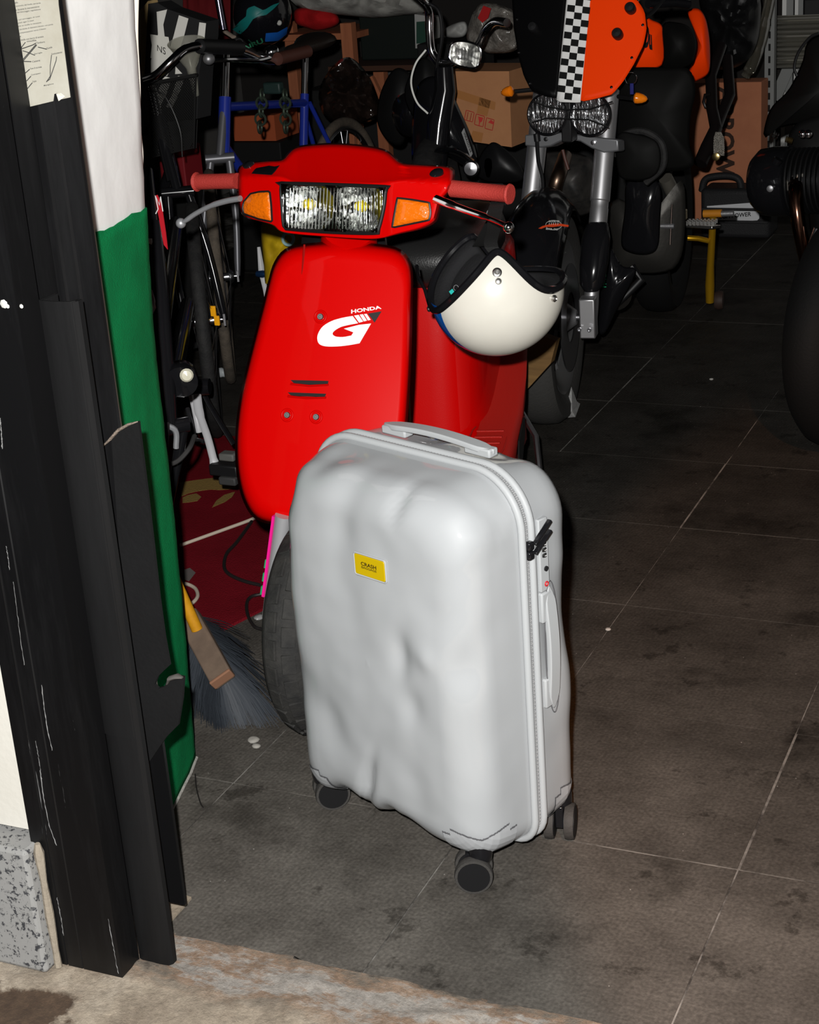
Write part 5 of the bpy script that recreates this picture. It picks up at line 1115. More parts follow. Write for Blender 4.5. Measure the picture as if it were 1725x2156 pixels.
ob('exhaust_pipe', B().tube(spline([aty(1674, 376, 5.08), aty(1675, 395, 5.00), aty(1677, 430, 4.97), aty(1682, 470, 4.96), aty(1690, 510, 4.97), aty(1699, 550, 5.0), aty(1712, 585, 5.08)], 6), .0215, 16), mat('bronze_chrome', (.22, .11, .075), .18, 1.0), bx)
ob('lower_pipe', B().tube([aty(1700, 545, 4.95), aty(1712, 510, 4.95), aty(1722, 480, 4.95)], .012, 12), STEEL, bx)
def bpf(nm, pts, Y, bulge, m, c=None): return puff(nm, pts, Y, bulge, m, bx, c=c)
bpf('engine_cover', [(1665, 275), (1700, 250), (1760, 250), (1780, 400), (1760, 560), (1715, 540), (1698, 420), (1660, 330)], 5.2, .06, mat('engine_black', (.006, .006, .006), .45))
bpf('fuel_tank', [(1700, 90), (1740, 60), (1800, 60), (1810, 260), (1740, 275), (1690, 262), (1640, 270), (1608, 290), (1622, 230), (1660, 190), (1690, 130)], 5.25, .10, mat('faded_black', (.005, .0048, .0045), .6, spec=.2), c=(1730, 190))
ob('clutch_cable', B().tube(spline([aty(1725, 70, 5.0), aty(1705, 80, 5.0), aty(1682, 110, 5.0), aty(1673, 140, 5.0), aty(1678, 160, 5.0)], 6), .0045, 8), BLK, bx)
BR = V(BW[0]-.08, BW[1]+1.42, .315)
ob('rear_tyre', B().lathe(bt, BR, (1, .05, 0), 48, False), MATS['black_tyre2'], bx)
ob('rear_rim', B().lathe([(.04, -.03), (.235, -.048), (.235, .048), (.04, .03)], BR, (1, .05, 0), 40), DARKMETAL, bx)
for s_ in (-.12, .12):
    ob('frame_rail', B().tube([V(BW[0]-.03+s_*.5, BW[1]+.35, .72), V(BW[0]-.05+s_, BW[1]+.8, .62), V(BW[0]-.07+s_, BW[1]+1.35, .60)], .016, 12), GLOSSBLK, bx)
    ob('swing_arm', B().tube([V(BW[0]-.05+s_, BW[1]+.85, .36), BR+V(s_, 0, 0)], .02, 12), GLOSSBLK, bx)
ob('seat', B().loft([[V(BW[0]-.06+w*math.cos(a), BW[1]+y, .70+.045*math.sin(a)) for a in np.linspace(0, 2*PI, 17)[:-1]] for y, w in ((.88, .05), (.92, .11), (1.15, .13), (1.4, .12), (1.5, .05))]), mat('seat_vinyl', (.012, .012, .012), .35), bx)
ob('gearbox', B().box(V(BW[0]-.05, BW[1]+.82, .42), (.24, .34, .30)), MATS['engine_black'], bx, bevel=.04, seg=3)
ob('head_stock', B().tube([BW+V(.02, .22, .55), V(BW[0]-.02, BW[1]+.34, .80)], .03, 14), GLOSSBLK, bx)
# ================================================================== back of the garage
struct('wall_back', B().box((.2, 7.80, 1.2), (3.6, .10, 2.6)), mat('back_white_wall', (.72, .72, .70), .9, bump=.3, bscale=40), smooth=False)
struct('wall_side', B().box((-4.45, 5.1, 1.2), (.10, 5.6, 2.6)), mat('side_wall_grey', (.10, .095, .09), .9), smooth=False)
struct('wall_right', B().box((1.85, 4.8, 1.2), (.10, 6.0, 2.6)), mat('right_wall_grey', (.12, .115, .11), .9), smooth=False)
CARD = mat('cardboard', (.42, .165, .085), .9, col2=(.36, .135, .07), scale=6); CARD2 = mat('cardboard_tan', (.40, .19, .085), .9, col2=(.34, .155, .07), scale=5)
def thing1(name, b, m, label, cat, group=None, **k): return tag(ob(name, b, m, **k), label, cat, group)
struct('wall_back_left', B().box((-3.05, 7.80, 1.2), (2.9, .10, 2.6)), mat('dark_clutter_wall', (.018, .016, .015), .95), smooth=False)  # dark wall standing in for the dark clutter at the back left
# tall exhaust carton standing on end
ar = root('cardboard_box', 'tall brown carton with sideways black ARROW lettering behind the tool case', 'box', (-1.75, 7.1, 0))
AY = 6.98
ab = [aty(1438, 175, AY), aty(1604, 154, AY)]; ax0, ax1 = ab[0][0], ab[1][0]; az = ab[0][2]
ob('carton', B().box(((ax0+ax1)/2, AY+.065, az/2), (ax1-ax0, .13, az)), CARD, ar, smooth=False, bevel=.004)
ob('lettering', word('ARROW', quadmap(lambda x, y: aty(x, y, AY-.002), (1513, 182), (1508, 372), (1546, 182), (1548, 372)), bold=.035), mat('carton_ink', (.035, .018, .012), .8), ar, smooth=False)
# black tool case with a silver label
tc_ = root('tool_case', 'black plastic tool case with silver label standing on the floor', 'case', (-1.62, 6.72, 0))
c0, c1 = aty(1475, 515, 6.66), aty(1622, 500, 6.66); ch = aty(1500, 398, 6.66)[2]
CASEM = mat('case_black', (.014, .014, .015), .6, bump=.3, bscale=200)
ob('shell', B().box(((c0[0]+c1[0])/2, 6.74, ch/2), (c1[0]-c0[0], .16, ch)), CASEM, tc_, bevel=.02, seg=3)
ob('carry_handle', B().tube(spline([aty(1478, 402, 6.70), aty(1484, 380, 6.70), aty(1500, 372, 6.70), aty(1535, 370, 6.70), aty(1556, 378, 6.70), aty(1562, 402, 6.70)], 5), .014, 10), CASEM, tc_)
lb = ob('label_plate', B().prism([aty(x, y, 6.655) for x, y in ((1489, 434), (1595, 426), (1599, 430), (1599, 460), (1595, 464), (1489, 470))], (0, .004, 0)), mat('silver_label', (.62, .63, .65), .4, .3), tc_, smooth=False)
ob('lettering', word('HIGH POWER', quadmap(lambda x, y: aty(x, y, 6.652), (1510, 462), (1582, 455), (1510, 453), (1582, 446)), bold=.02), BLKV, lb, smooth=False)
for z in (.05, .3): ob('case_rib', B().box(((c0[0]+c1[0])/2, 6.655, ch*(.3+z)), ((c1[0]-c0[0])*.95, .008, .012)), CASEM, tc_, bevel=.003)
# grey slotted-angle shelving with corrugated panel
sh = root('metal_shelf', 'grey slotted-angle metal shelving with corrugated metal panel against the white wall', 'shelf', (-1.3, 7.3, 0))
ZINC = mat('zinc_grey', (.20, .205, .20), .5, .4)
spx = aty(1620, 200, 7.15)[0]; HSL = mat('slot_void', (.012, .012, .012), .9)
ob('upright', B().box((spx, 7.15, .75), (.040, .003, 1.5)), ZINC, sh, smooth=False)
ob('upright_flange', B().box((spx+.0185, 7.17, .75), (.003, .040, 1.5)), ZINC, sh, smooth=False)
for k in range(30): ob('slot_hole', B().box((spx, 7.148, .05+.05*k), (.009, .002, .028)), HSL, sh, smooth=False)
u2 = aty(1680, 60, 7.62)[0]
for x_ in (1665, 1690): ob('rail_post', B().box((aty(x_, 15, 7.60)[0], 7.60, .75), (.030, .03, 1.5)), ZINC, sh, smooth=False)
ob('diagonal_brace', B().beam(aty(1632, 210, 7.55), aty(1662, 140, 7.55), .05, .006, (0, 1, 0)), ZINC, sh, smooth=False)
# corrugated panel
za, zb = aty(1660, 32, 7.50)[2], aty(1660, 143, 7.50)[2]; xa_, xb_ = aty(1620, 80, 7.50)[0], aty(1780, 80, 7.50)[0]
ob('corrugated_panel', B().grid([[(x, 7.50-.010*(math.sin(k*PI/2.5)+.35*math.sin(k*PI*.71+1)), zb+(za-zb)*k/60) for x in np.linspace(xa_, xb_, 5)] for k in range(61)]), mat('corrugated_zinc', (.34, .33, .29), .4, .7), sh, solid=.003)
# brown carton with red handling marks, leaning
fr = root('cardboard_box', 'tan carton with red handling symbols behind the black cruiser', 'box', (-1.9, 5.6, 0))
FN = unit((.15, -.97, .15)); FP = aty(1010, 230, 5.45)
fpt = lambda x, y, l=0.0: onp(x, y, FP+FN*l, FN)
cc4 = [(954, 185), (985, 130), (1060, 165), (1052, 312), (1000, 300)]
fa_ = [fpt(940, 150), fpt(1072, 150), fpt(1078, 310), fpt(950, 292)]
ob('carton', B().prism(fa_, V(.02, .22, .0)), CARD2, fr, smooth=False)
TAPE = mat('parcel_tape', (.30, .12, .03), .35)
for q in (((960, 188), (1044, 215), (1042, 232), (958, 205)), ((1010, 205), (1034, 212), (1026, 245), (1004, 238)), ((996, 275), (1018, 280), (1014, 300), (990, 292))):
    ob('tape', B().prism([fpt(x, y, .0015) for x, y in q], FN*.0004), TAPE, fr, smooth=False)
RI = mat('red_ink', (.42, .03, .025), .8)
def frame_(x0, y0, w, h):
    P = [(x0, y0), (x0+w, y0+w*.28), (x0+w-4, y0+w*.28+h), (x0-4, y0+h)]
    ob('handling_mark', B().tube([fpt(x, y, .002) for x, y in resample(P, 24)], .0013, 4, closed=True), RI, fr); return P
frame_(982, 232, 17, 20); frame_(1003, 240, 18, 22); frame_(1025, 248, 16, 22)
for x in (986, 993): ob('arrow_mark', B().tube([fpt(x, 236+(x-986)*.3, .002), fpt(x-3, 252+(x-986)*.3, .002)], .003, 4, flat=.3), RI, fr)
ob('glass_mark', B().prism([fpt(x, y, .002) for x, y in ((1007, 245), (1018, 248), (1015, 256), (1011, 258), (1010, 264), (1008, 264), (1009, 257))], FN*.0004), RI, fr, smooth=False)
ob('umbrella_mark', B().prism([fpt(x, y, .002) for x, y in ((1028, 258), (1034, 252), (1040, 257), (1039, 262))], FN*.0004), RI, fr, smooth=False)
# wooden shelf posts and boards on the left
WOOD = mat('raw_timber', (.34, .12, .055), .85, col2=(.26, .085, .04), scale=9, stretch=(3, 3, .3))
pz_ = aty(740, 40, 6.45)[2]; ws = root('wooden_rack', 'raw timber storage rack with square posts behind the bicycles', 'rack', (-2.9, 6.4, 0))
for x0, x1, y1, Y, w in ((732, 738, 150, 6.3, .05), (792, 800, 200, 6.78, .05), (615, 612, 160, 6.45, .045)):
    q = aty((x0+x1)/2, 80, Y); ob('post', B().box((q[0], Y, pz_/2), (w, w, pz_)), WOOD, ws, smooth=False, bevel=.003)
q0, q1 = aty(645, 67, 6.44), aty(748, 40, 6.38); q0 = q0-V(.12, 0, .014)
ob('shelf_board', B().box(((q0[0]+q1[0])/2, 6.55, q0[2]), (abs(q1[0]-q0[0]), .40, .025)), WOOD, ws, smooth=False)
q2 = aty(820, 75, 6.5)[2]-.113; ob('shelf_board', B().box((aty(815, 75, 6.5)[0], 6.55, q2), (.42, .40, .02)), mat('dark_timber', (.05, .022, .013), .9), ws, smooth=False)
ob('diagonal_brace', B().beam(aty(775, 165, 6.28), aty(835, 290, 6.28), .05, .02, (0, 1, 0)), WOOD, ws, smooth=False)
# grey quilted roll, red cloth and black crate on the rack
def blob(pts, Y, bulge, dep, rings=10, n=60, ns=.0, c=None):
    """soft closed body: domed towards the street and towards the back over a pixel outline"""
    P0_ = aty(*np.mean(np.array(pts), 0), Y); nn = V(0, -1, 0)
    def f(sg): return lambda x, y, k=0: onp(x, y, P0_+nn*sg*(bulge if sg > 0 else dep)*math.sqrt(max(0, 1-k**2.4))*(1+ns*noise.noise(Vector((x*.05, y*.05, 1.3)))), nn)
    b = cap(pts, f(1), rings, n, c); b2 = cap(pts, f(-1), rings, n, c); o = len(b.v); b.v += b2.v; b.f += [tuple(i+o for i in q)[::-1] for q in b2.f]; return b
thing1('quilted_roll', blob(spline([(605, -30), (620, 8), (650, 25), (720, 32), (790, 38), (850, 32), (890, 28), (900, 12), (895, -30), (760, -60)], 4, True), 6.45, .09, .09, ns=.5), mat('grey_quilt', (.30, .295, .27), .9, col2=(.22, .215, .2), scale=14, bump=.8, bscale=25), 'grey quilted blanket roll lying along the top of the timber rack', 'blanket', weld=1e-5)
thing1('red_cloth', blob(spline([(620, 22), (650, 15), (700, 25), (715, 42), (705, 55), (670, 64), (645, 58), (622, 48)], 4, True), 6.44, .05, .05, ns=.6), mat('red_fleece', (.36, .006, .008), .9, bump=.6, bscale=50), 'bundled red cloth under the grey blanket roll', 'cloth', weld=1e-5)
thing1('storage_crate', B().box(aty(820, 77, 6.5)+V(0, .1, -.004), (.27, .20, .18)), mat('crate_dark', (.006, .009, .0075), .5), 'dark plastic storage crate under the grey blanket roll', 'crate', smooth=False, bevel=.006)
pw_s = root('boxed_part', 'small green and white package beside the dark storage crate', 'package', tuple(aty(897, 98, 6.2)))
ob('carton', B().prism([aty(x, y, 6.40) for x, y in ((873, 30), (920, 36), (915, 100), (875, 102))], (0, .05, 0)), mat('pack_white', (.30, .30, .29), .7), pw_s, smooth=False)
ob('printed_panel', B().prism([aty(x, y, 6.397) for x, y in ((877, 46), (903, 44), (904, 90), (877, 92))], (0, .001, 0)), mat('pack_green', (.012, .045, .03), .6), pw_s, smooth=False)
# black and teal crash helmet on the rack
h2 = root('full_face_helmet', 'black helmet with teal and blue graphics above the bicycle saddle', 'helmet', tuple(aty(560, 95, 5.6)))
HH = aty(553, 30, 5.70)
ob('shell', B().sph(HH, (.105, .125, .115), 28, 18), mat('helmet_black', (.006, .006, .008), .18, coat=.8), h2)
def hp2(x, y, R_=1.012):
    d = unit(ray(x, y)); A = np.diag(1/(np.array((.105, .125, .115))*R_)); o = A@(CAM-HH); q = A@d; a_, b_, c_ = q@q, 2*o@q, o@o-1; D = max(0, b_*b_-4*a_*c_); return CAM+d*((-b_-math.sqrt(D))/(2*a_))
def hdec(nm, pts, m, lab=None, R_=1.012, par=None): return ob(nm, cap(pts, lambda x, y, k=0: hp2(x, y, R_), 5, 40), m, par or h2, label=lab)
TEAL = mat('teal_graphic', (.008, .16, .15), .4); SBL = mat('blue_sticker', (.01, .10, .42), .4)
hdec('graphic', [(490, 62), (505, 45), (518, 35), (520, 18), (535, 12), (555, 22), (575, 10), (590, 5), (575, 20), (560, 32), (545, 34), (530, 42), (520, 60), (505, 73)], TEAL, 'teal graphic')
hdec('sticker', [(560, 70), (585, 68), (606, 56), (604, 72), (586, 86), (558, 88)], SBL, 'blue sticker')
ob('sticker_lettering', word('AIRU', quadmap(lambda x, y: hp2(x, y, 1.014), (512, 106), (556, 90), (510, 99), (551, 80)), bold=.03), mat('mint_ink', (.03, .22, .11), .5), h2, smooth=False)
ob('vent_cap', B().lathe([(.010, 0), (.008, .004), (0, .005)], hp2(588, 48), (0.3, -1, .2), 14), mat('pale_cap', (.4, .4, .38), .5), h2)
ob('collar_strap', B().tube([aty(473, 66, 5.6), aty(492, 78, 5.58)], [.012, .012], 10, flat=.5), mat('beige_strap', (.32, .25, .20), .8), h2)
ob('visor_pivot', B().torus(aty(504, 90, 5.55), (.3, -1, .2), .014, .003, 20, 6), DARKMETAL, h2)
# striped paper bag with a funnel, in the basket
bg = root('striped_bag', 'black and white striped paper bag standing in the bicycle basket', 'bag', tuple(aty(365, 330, 4.14)))
BGN = unit((.1, -.99, .1)); BGP = aty(370, 150, 4.12); bgp = lambda x, y, l=0.0: onp(x, y, BGP+BGN*l, BGN)
ob('bag', B().prism([bgp(x, y) for x, y in ((304, 165), (312, 8), (330, 5), (355, 20), (432, 46), (431, 80), (420, 150), (415, 250), (330, 255))], V(.01, .06, 0)), mat('bag_black', (.010, .010, .0105), .6), bg, smooth=False)
WST = mat('bag_white', (.55, .54, .50), .7)
for q in (((330, 25), (352, 20), (344, 52), (347, 78), (350, 120), (338, 162), (318, 170), (318, 128), (333, 72)), ((377, 32), (397, 39), (388, 75), (372, 125), (352, 160), (340, 160), (366, 75)), ((420, 47), (434, 49), (431, 80), (418, 130), (410, 150), (398, 152), (414, 110), (416, 80)), ((370, 140), (384, 155), (369, 156))):
    ob('white_stripe', B().prism([bgp(x, y, .0012) for x, y in q], BGN*.0006), WST, bg, smooth=False)
for q in (((345, 160), (330, 200), (318, 235), (330, 238), (348, 205), (362, 165)), ((375, 160), (364, 195), (350, 225), (362, 228), (378, 195), (390, 160))): ob('white_stripe', B().prism([bgp(x, y, .0012) for x, y in q], BGN*.0006), WST, bg, smooth=False)
ob('bag_label', B().prism([bgp(x, y, .0022) for x, y in ((316, 72), (355, 78), (361, 118), (350, 128), (317, 122), (320, 95))], BGN*.0006), mat('bag_label', (.56, .55, .50), .7), bg, smooth=False)
ob('lettering', word('NS', quadmap(lambda x, y: bgp(x, y, .0034), (331, 107), (349, 116), (331, 94), (349, 101)), bold=.0), BLKV, bg, smooth=False)
thing1('paper_bag', B().prism([bgp(x, y, -.10) for x, y in ((288, 30), (312, 2), (320, 40), (306, 170), (300, 172), (290, 140))], V(.0, .05, 0)), mat('kraft_paper', (.36, .25, .11), .85), 'brown kraft paper bag behind the striped bag', 'bag', smooth=False)
fu = root('funnel', 'translucent white plastic funnel leaning in front of the striped bag', 'funnel', tuple(aty(390, 155, 4.05)))
FC = aty(394, 98, 4.04); fax = unit((.06, -.25, 1))
ob('cone', B().lathe([(.012, -.085), (.014, -.060), (.028, -.035), (.050, .008), (.053, .012), (.051, .014)], FC, fax, 32, False), thin_glass('funnel_plastic', (.85, .85, .82), .05, .3, film=.22, filmcol=(.50, .49, .43)), fu, solid=.0015)
ob('spout', B().lathe([(.008, -.14), (.012, -.085)], FC, fax, 20, False), MATS['funnel_plastic'], fu, solid=.0015)
# yellow panel, orange and red boxes, cardboard, plastic film behind the bicycles
thing1('yellow_sack', blob(spline([(552, 465), (600, 478), (660, 490), (658, 520), (640, 530), (590, 545), (562, 600), (556, 560)], 4, True), 4.10, .03, .05, ns=.6), mat('yellow_plastic_sack', (.42, .28, .006), .5, col2=(.28, .18, .006), scale=10, bump=.5, bscale=20), 'yellow plastic sack behind the scooter leg shield', 'sack', weld=1e-5)
thing1('shackle', B().torus(aty(607, 503, 3.98), (.1, -1, .2), .016, .0045, 28, 8), mat('pale_blue_metal', (.30, .48, .50), .4), 'pale blue metal ring on the yellow sack', 'ring')
thing1('terracotta_box', B().box(aty(535, 270, 5.9)+V(0, .1, 0), (.19, .2, .10)), mat('terracotta_card', (.30, .065, .022), .85), 'orange brown cardboard box seen through the blue frame', 'box', smooth=False)
thing1('red_crate', B().box(aty(350, 360, 4.9)+V(0, .1, 0), (.10, .12, .14)), mat('dark_red_crate', (.16, .008, .012), .6), 'dark red crate behind the mesh basket', 'crate', smooth=False, bevel=.004)
thing1('red_curtain', B().loft([[aty(385+x*4.6, y, 6.2)+V(0, .02*math.sin(x*1.3), 0) for x in range(22)] for y in (-15, 40, 82)], False, False, False), mat('dark_red_fabric', (.12, .006, .008), .9), 'dark red fabric hanging behind the striped bag', 'fabric', solid=.004)
thing1('bicycle_pump', B().tube([aty(457, -12, 5.3), aty(470, 62, 5.3)], .0115, 14), mat('purple_chrome', (.35, .33, .45), .18, 1.0), 'purple chrome tube standing above the handlebar', 'tube')
gc = root('lock_chain', 'greenish steel lock chain hanging from the blue bicycle', 'chain', tuple(aty(575, 285, 4.62)))
for x0, xs in ((552, -1.2), (600, .4)):
    for k in range(5): ob('chain_link', B().torus(aty(x0+xs*k, 200+17*k, 4.60), (1, .2, 0) if k % 2 == 0 else (0, 1, 0), .018, .004, 18, 6), mat('greenish_chain', (.09, .12, .09), .35, .8), gc)
ob('padlock', B().box(aty(576, 185, 4.60), (.06, .03, .035)), mat('dark_green', (.01, .022, .02), .5), gc, bevel=.006)
FILM = mat('black_film', (.008, .008, .009), .18, bump=1, bscale=22)
thing1('plastic_bag', blob(spline([(672, 190), (700, 140), (735, 120), (770, 150), (790, 190), (800, 240), (760, 262), (715, 262), (680, 240)], 4, True), 5.75, .10, .10, ns=1.2), mat('brown_film', (.016, .010, .008), .12, spec=.9, bump=1, bscale=24, stretch=(1, 1, .4)), 'crumpled dark plastic bag behind the blue seat tube', 'bag', weld=1e-5)
thing1('bubble_wrap_parcel', blob(spline([(985, 60), (1010, 8), (1060, 12), (1085, 28), (1090, 60), (1088, 105), (1030, 112), (1005, 100), (985, 95)], 4, True), 5.6, .05, .08, ns=.6), mat('bubble_wrap', (.20, .185, .165), .14, spec=.9, col2=(.09, .08, .07), scale=40, bump=1, bscale=95), 'bubble wrapped parcel behind the square headlight', 'parcel', weld=1e-5)
thing1('red_tag', B().prism([aty(x, y, 5.52) for x, y in ((1018, 12), (1034, 18), (1028, 38), (1016, 48), (1006, 38))], (0, .004, 0)), mat('red_card', (.30, .005, .006), .6), 'flat red card on the bubble wrapped parcel', 'card', smooth=False)
thing1('white_bag', blob(spline([(936, 62), (955, 50), (978, 45), (985, 60), (975, 78), (940, 78)], 4, True), 5.9, .03, .03, ns=.6), mat('white_poly', (.26, .26, .25), .5, bump=.6, bscale=30), 'crumpled white plastic bag behind the chrome handlebar', 'bag', weld=1e-5)
thing1('grey_sack', blob(spline([(800, 135), (830, 115), (870, 118), (880, 140), (850, 160), (815, 165)], 4, True), 7.0, .05, .05, ns=.6), mat('grey_poly', (.10, .10, .10), .35, bump=.8, bscale=25), 'crumpled grey plastic sack on the dark low cabinet', 'sack', weld=1e-5)
thing1('black_workbench', B().box((-2.75, 7.05, .295), (1.7, .34, .59)), mat('bench_black', (.010, .010, .010), .7), 'dark low cabinet along the back wall', 'cabinet', smooth=False, bevel=.01)
thing1('covered_bike', blob(spline([(1480, -20), (1590, -25), (1600, 60), (1580, 120), (1540, 145), (1500, 140), (1490, 90), (1480, 40)], 4, True), 6.35, .12, .2, ns=.4), mat('black_cover', (.006, .006, .0065), .45, bump=.4, bscale=12), 'black covered bundle above the tall brown carton', 'cover', weld=1e-5)
thing1('plastic_wrap', B().tube(spline([aty(1625, -20, 6.6), aty(1612, 40, 6.6), aty(1600, 90, 6.6), aty(1585, 135, 6.6), aty(1570, 160, 6.6)], 6), [.03]*7+[.036]*7+[.04]*8+[.03]*3, 12, flat=.6), thin_glass('clear_wrap', (.75, .73, .68), .35, .12, film=.12, filmcol=(.3, .28, .22)), 'twisted clear plastic wrap hanging beside the shelf upright', 'wrap')
thing1('black_bin', B().box(aty(1722, 22, 7.53)+V(0, .10, 0), (.14, .14, .10)), mat('bin_black', (.012, .012, .012), .5), 'black box on top of the corrugated panel', 'box', smooth=False, bevel=.01)
thing1('red_can', B().lathe([(.03, 0), (.032, .01), (.032, .14), (.02, .15)], (aty(1566, 380, 6.9)[0], 6.88, 0.0), (0, 0, 1), 20), mat('red_can', (.35, .01, .012), .35), 'red can beside the tool case', 'can')
thing1('cardboard_sheet', B().prism([atz(1120, 700, .55), atz(1172, 716, .52), atz(1150, 770, .42), atz(1116, 815, .36), atz(1110, 780, .42)], V(-.02, .06, .0)) if False else B().prism([aty(x, y, 3.88) for x, y in ((1095, 690), (1172, 718), (1160, 765), (1112, 818), (1090, 820))], (0, .03, 0)), mat('oiled_card', (.16, .09, .03), .6, col2=(.09, .05, .018), scale=10, stretch=(.4, 1, 4)), 'oily brown cardboard piece beside the motorcycle front wheel', 'cardboard', smooth=False)
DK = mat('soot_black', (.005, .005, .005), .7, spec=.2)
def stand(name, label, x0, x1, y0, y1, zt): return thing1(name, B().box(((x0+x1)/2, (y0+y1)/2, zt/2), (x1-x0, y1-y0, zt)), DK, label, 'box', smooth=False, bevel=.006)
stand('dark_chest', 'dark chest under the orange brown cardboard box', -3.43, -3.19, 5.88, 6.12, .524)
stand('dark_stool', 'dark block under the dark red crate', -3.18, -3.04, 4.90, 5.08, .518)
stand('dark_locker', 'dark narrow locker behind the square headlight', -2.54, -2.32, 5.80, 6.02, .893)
# ================================================================== floor things
CARP = mat('maroon_carpet', (.150, .0065, .012), .95, spec=.03, col2=(.115, .005, .009), scale=5, bump=.8, bscale=300)
cp = root('carpet', 'maroon carpet with gold figure lying under the bicycles', 'carpet', (-2.2, 3.4, 0.001))
E_ = spline([(470, 1328), (500, 1308), (545, 1282)], 3)
co = [atz(x, y, .004) for x, y in ((475, 1330), (548, 1278), (560, 1262))]
cpoly = [V(-1.755, 2.765, .0), V(-1.60, 3.30, .0), V(-2.15, 3.95, .0), V(-2.9, 3.9, .0), V(-2.5, 3.0, .0), V(-1.9, 2.72, .0)]
ob('pile', B().prism(cpoly, (0, 0, .007)), CARP, cp, smooth=False)
GCAR = mat('gold_figure', (.20, .125, .032), .95, bump=.8, bscale=300)
zz = lambda pts: [atz(280+a/4.79, 750+b/4.79, .0082) for a, b in pts]
ob('figure', B().prism(zz([(475, 1275), (600, 1255), (750, 1235), (900, 1220), (1020, 1290), (1040, 1330), (960, 1345), (860, 1350), (790, 1345), (740, 1350), (640, 1365), (560, 1385), (490, 1415), (480, 1350)]), (0, 0, .0006)), GCAR, cp, smooth=False)
ob('figure', B().prism(zz([(500, 1425), (560, 1400), (640, 1385), (690, 1420), (650, 1460), (560, 1475), (500, 1480)]), (0, 0, .0006)), GCAR, cp, smooth=False)
ob('figure', B().prism(zz([(800, 1525), (840, 1460), (920, 1400), (1000, 1375), (1030, 1370), (1000, 1420), (930, 1470), (860, 1500)]), (0, 0, .0006)), GCAR, cp, smooth=False)
ob('worn_patch', B().prism([atz(x, y, .0082) for x, y in ((388, 1200), (400, 1196), (412, 1206), (398, 1224), (388, 1220))], (0, 0, .0006)), mat('worn_patch', (.10, .085, .08), .95), cp, smooth=False)
def cable(name, pts, r, m, label, z=.012): return thing1(name, B().tube(spline([atz(x, y, z) for x, y in pts], 8), r, 8), m, label, 'cable')
CRM = mat('cream_cable', (.42, .36, .29), .5); BKC = mat('black_cable', (.012, .010, .010), .5)
cable('cable', [(380, 1148), (430, 1130), (480, 1112), (526, 1095), (570, 1075)], .0042, CRM, 'cream cable stretched straight across the maroon carpet')
cable('cable', [(375, 1228), (395, 1230), (412, 1240), (416, 1256), (404, 1270), (385, 1275)], .0042, CRM, 'short cream cable loop on the carpet beside the broom handle')
cable('cable', [(530, 1098), (500, 1140), (478, 1165), (472, 1190), (480, 1207), (510, 1222), (548, 1232)], .0042, BKC, 'black cable curling over the maroon carpet')
cable('cable', [(556, 1250), (530, 1256), (520, 1270), (522, 1295), (535, 1318), (552, 1325)], .0038, BKC, 'black cable loop at the carpet edge beside the scooter wheel')
cable('cable', [(411, 1630), (414, 1660), (422, 1690), (428, 1700)], .0012, BKC, 'thin black wire lying beside the green wall foot', z=.003)
thing1('wall_cable', B().tube(spline([V(*aty(288, -30, 2.31)), V(*aty(286, 80, 2.31)), V(*aty(291, 180, 2.31)), V(*aty(291, 260, 2.31)), V(*aty(297, 330, 2.31)), V(*aty(292, 400, 2.31)), V(*aty(288, 440, 2.31))], 6), .0042, 8), mat('white_cable2', (.60, .56, .50), .5), 'white cable running down the inner edge of the white wall', 'cable')
# broom
br = root('broom', 'yellow-handled broom with wooden head and dark bristles leaning behind the green wall', 'broom', (-1.62, 2.52, 0))
bh0, bh1 = atz(412, 1330, .22), aty(300, 1090, 2.90)
bhA = aty(415, 1325, 2.47); bhB = aty(372, 1230, 2.46); hd_ = unit(bhB-bhA)
ob('handle', B().tube([bhA, bhA+hd_*.95], .0115, 16), mat('yellow_handle', (.46, .22, .008), .5, col2=(.34, .15, .006), scale=20), br)
hw0, hw1 = aty(396, 1300, 2.50), aty(465, 1425, 2.40)
hu_ = unit(hw1-hw0); hs_ = unit(np.cross(hu_, (0.25, -.8, .55))); hn_ = np.cross(hs_, hu_)
if hn_[1] > 0: hn_ = -hn_; hs_ = -hs_
ob('head', B().box((hw0+hw1)/2+hn_*-.006, (.046, np.linalg.norm(hw1-hw0)+.014, .026), np.array([hs_, hu_, hn_]).T), mat('old_wood', (.13, .092, .066), .85, col2=(.085, .06, .044), scale=14, stretch=(1, 1, .4)), br, bevel=.004)
ob('worn_end', B().box(hw1+hu_*.006, (.046, .006, .024), np.array([hs_, hu_, hn_]).T), mat('raw_wood_end', (.17, .085, .05), .9), br, bevel=.002)
bs = B(); random.seed(3)
for k in range(1500):
    a = random.random(); l_ = random.uniform(-1, 1); s0 = hw0*(1-a)+hw1*a+hs_*l_*.019-hn_*.014
    fl2 = .12+.05*random.random()
    dn = unit(-hn_*.25+V(0, 0, -1)*.75+hs_*l_*.55+hu_*(a-.35)*1.2+V(random.gauss(0, .10), random.gauss(0, .10), 0))
    e_ = s0+dn*fl2
    if e_[2] < .004: e_ = s0+dn*fl2*max(.15, (s0[2]-.004)/(s0[2]-e_[2]))
    m_ = (s0+e_)/2+hs_*l_*.006
    bs.tube([s0, m_, e_], [.0011, .0010, .0005], 3, False)
ob('bristles', bs, mat('dark_bristle', (.020, .024, .030), .6), br, kind='stuff')
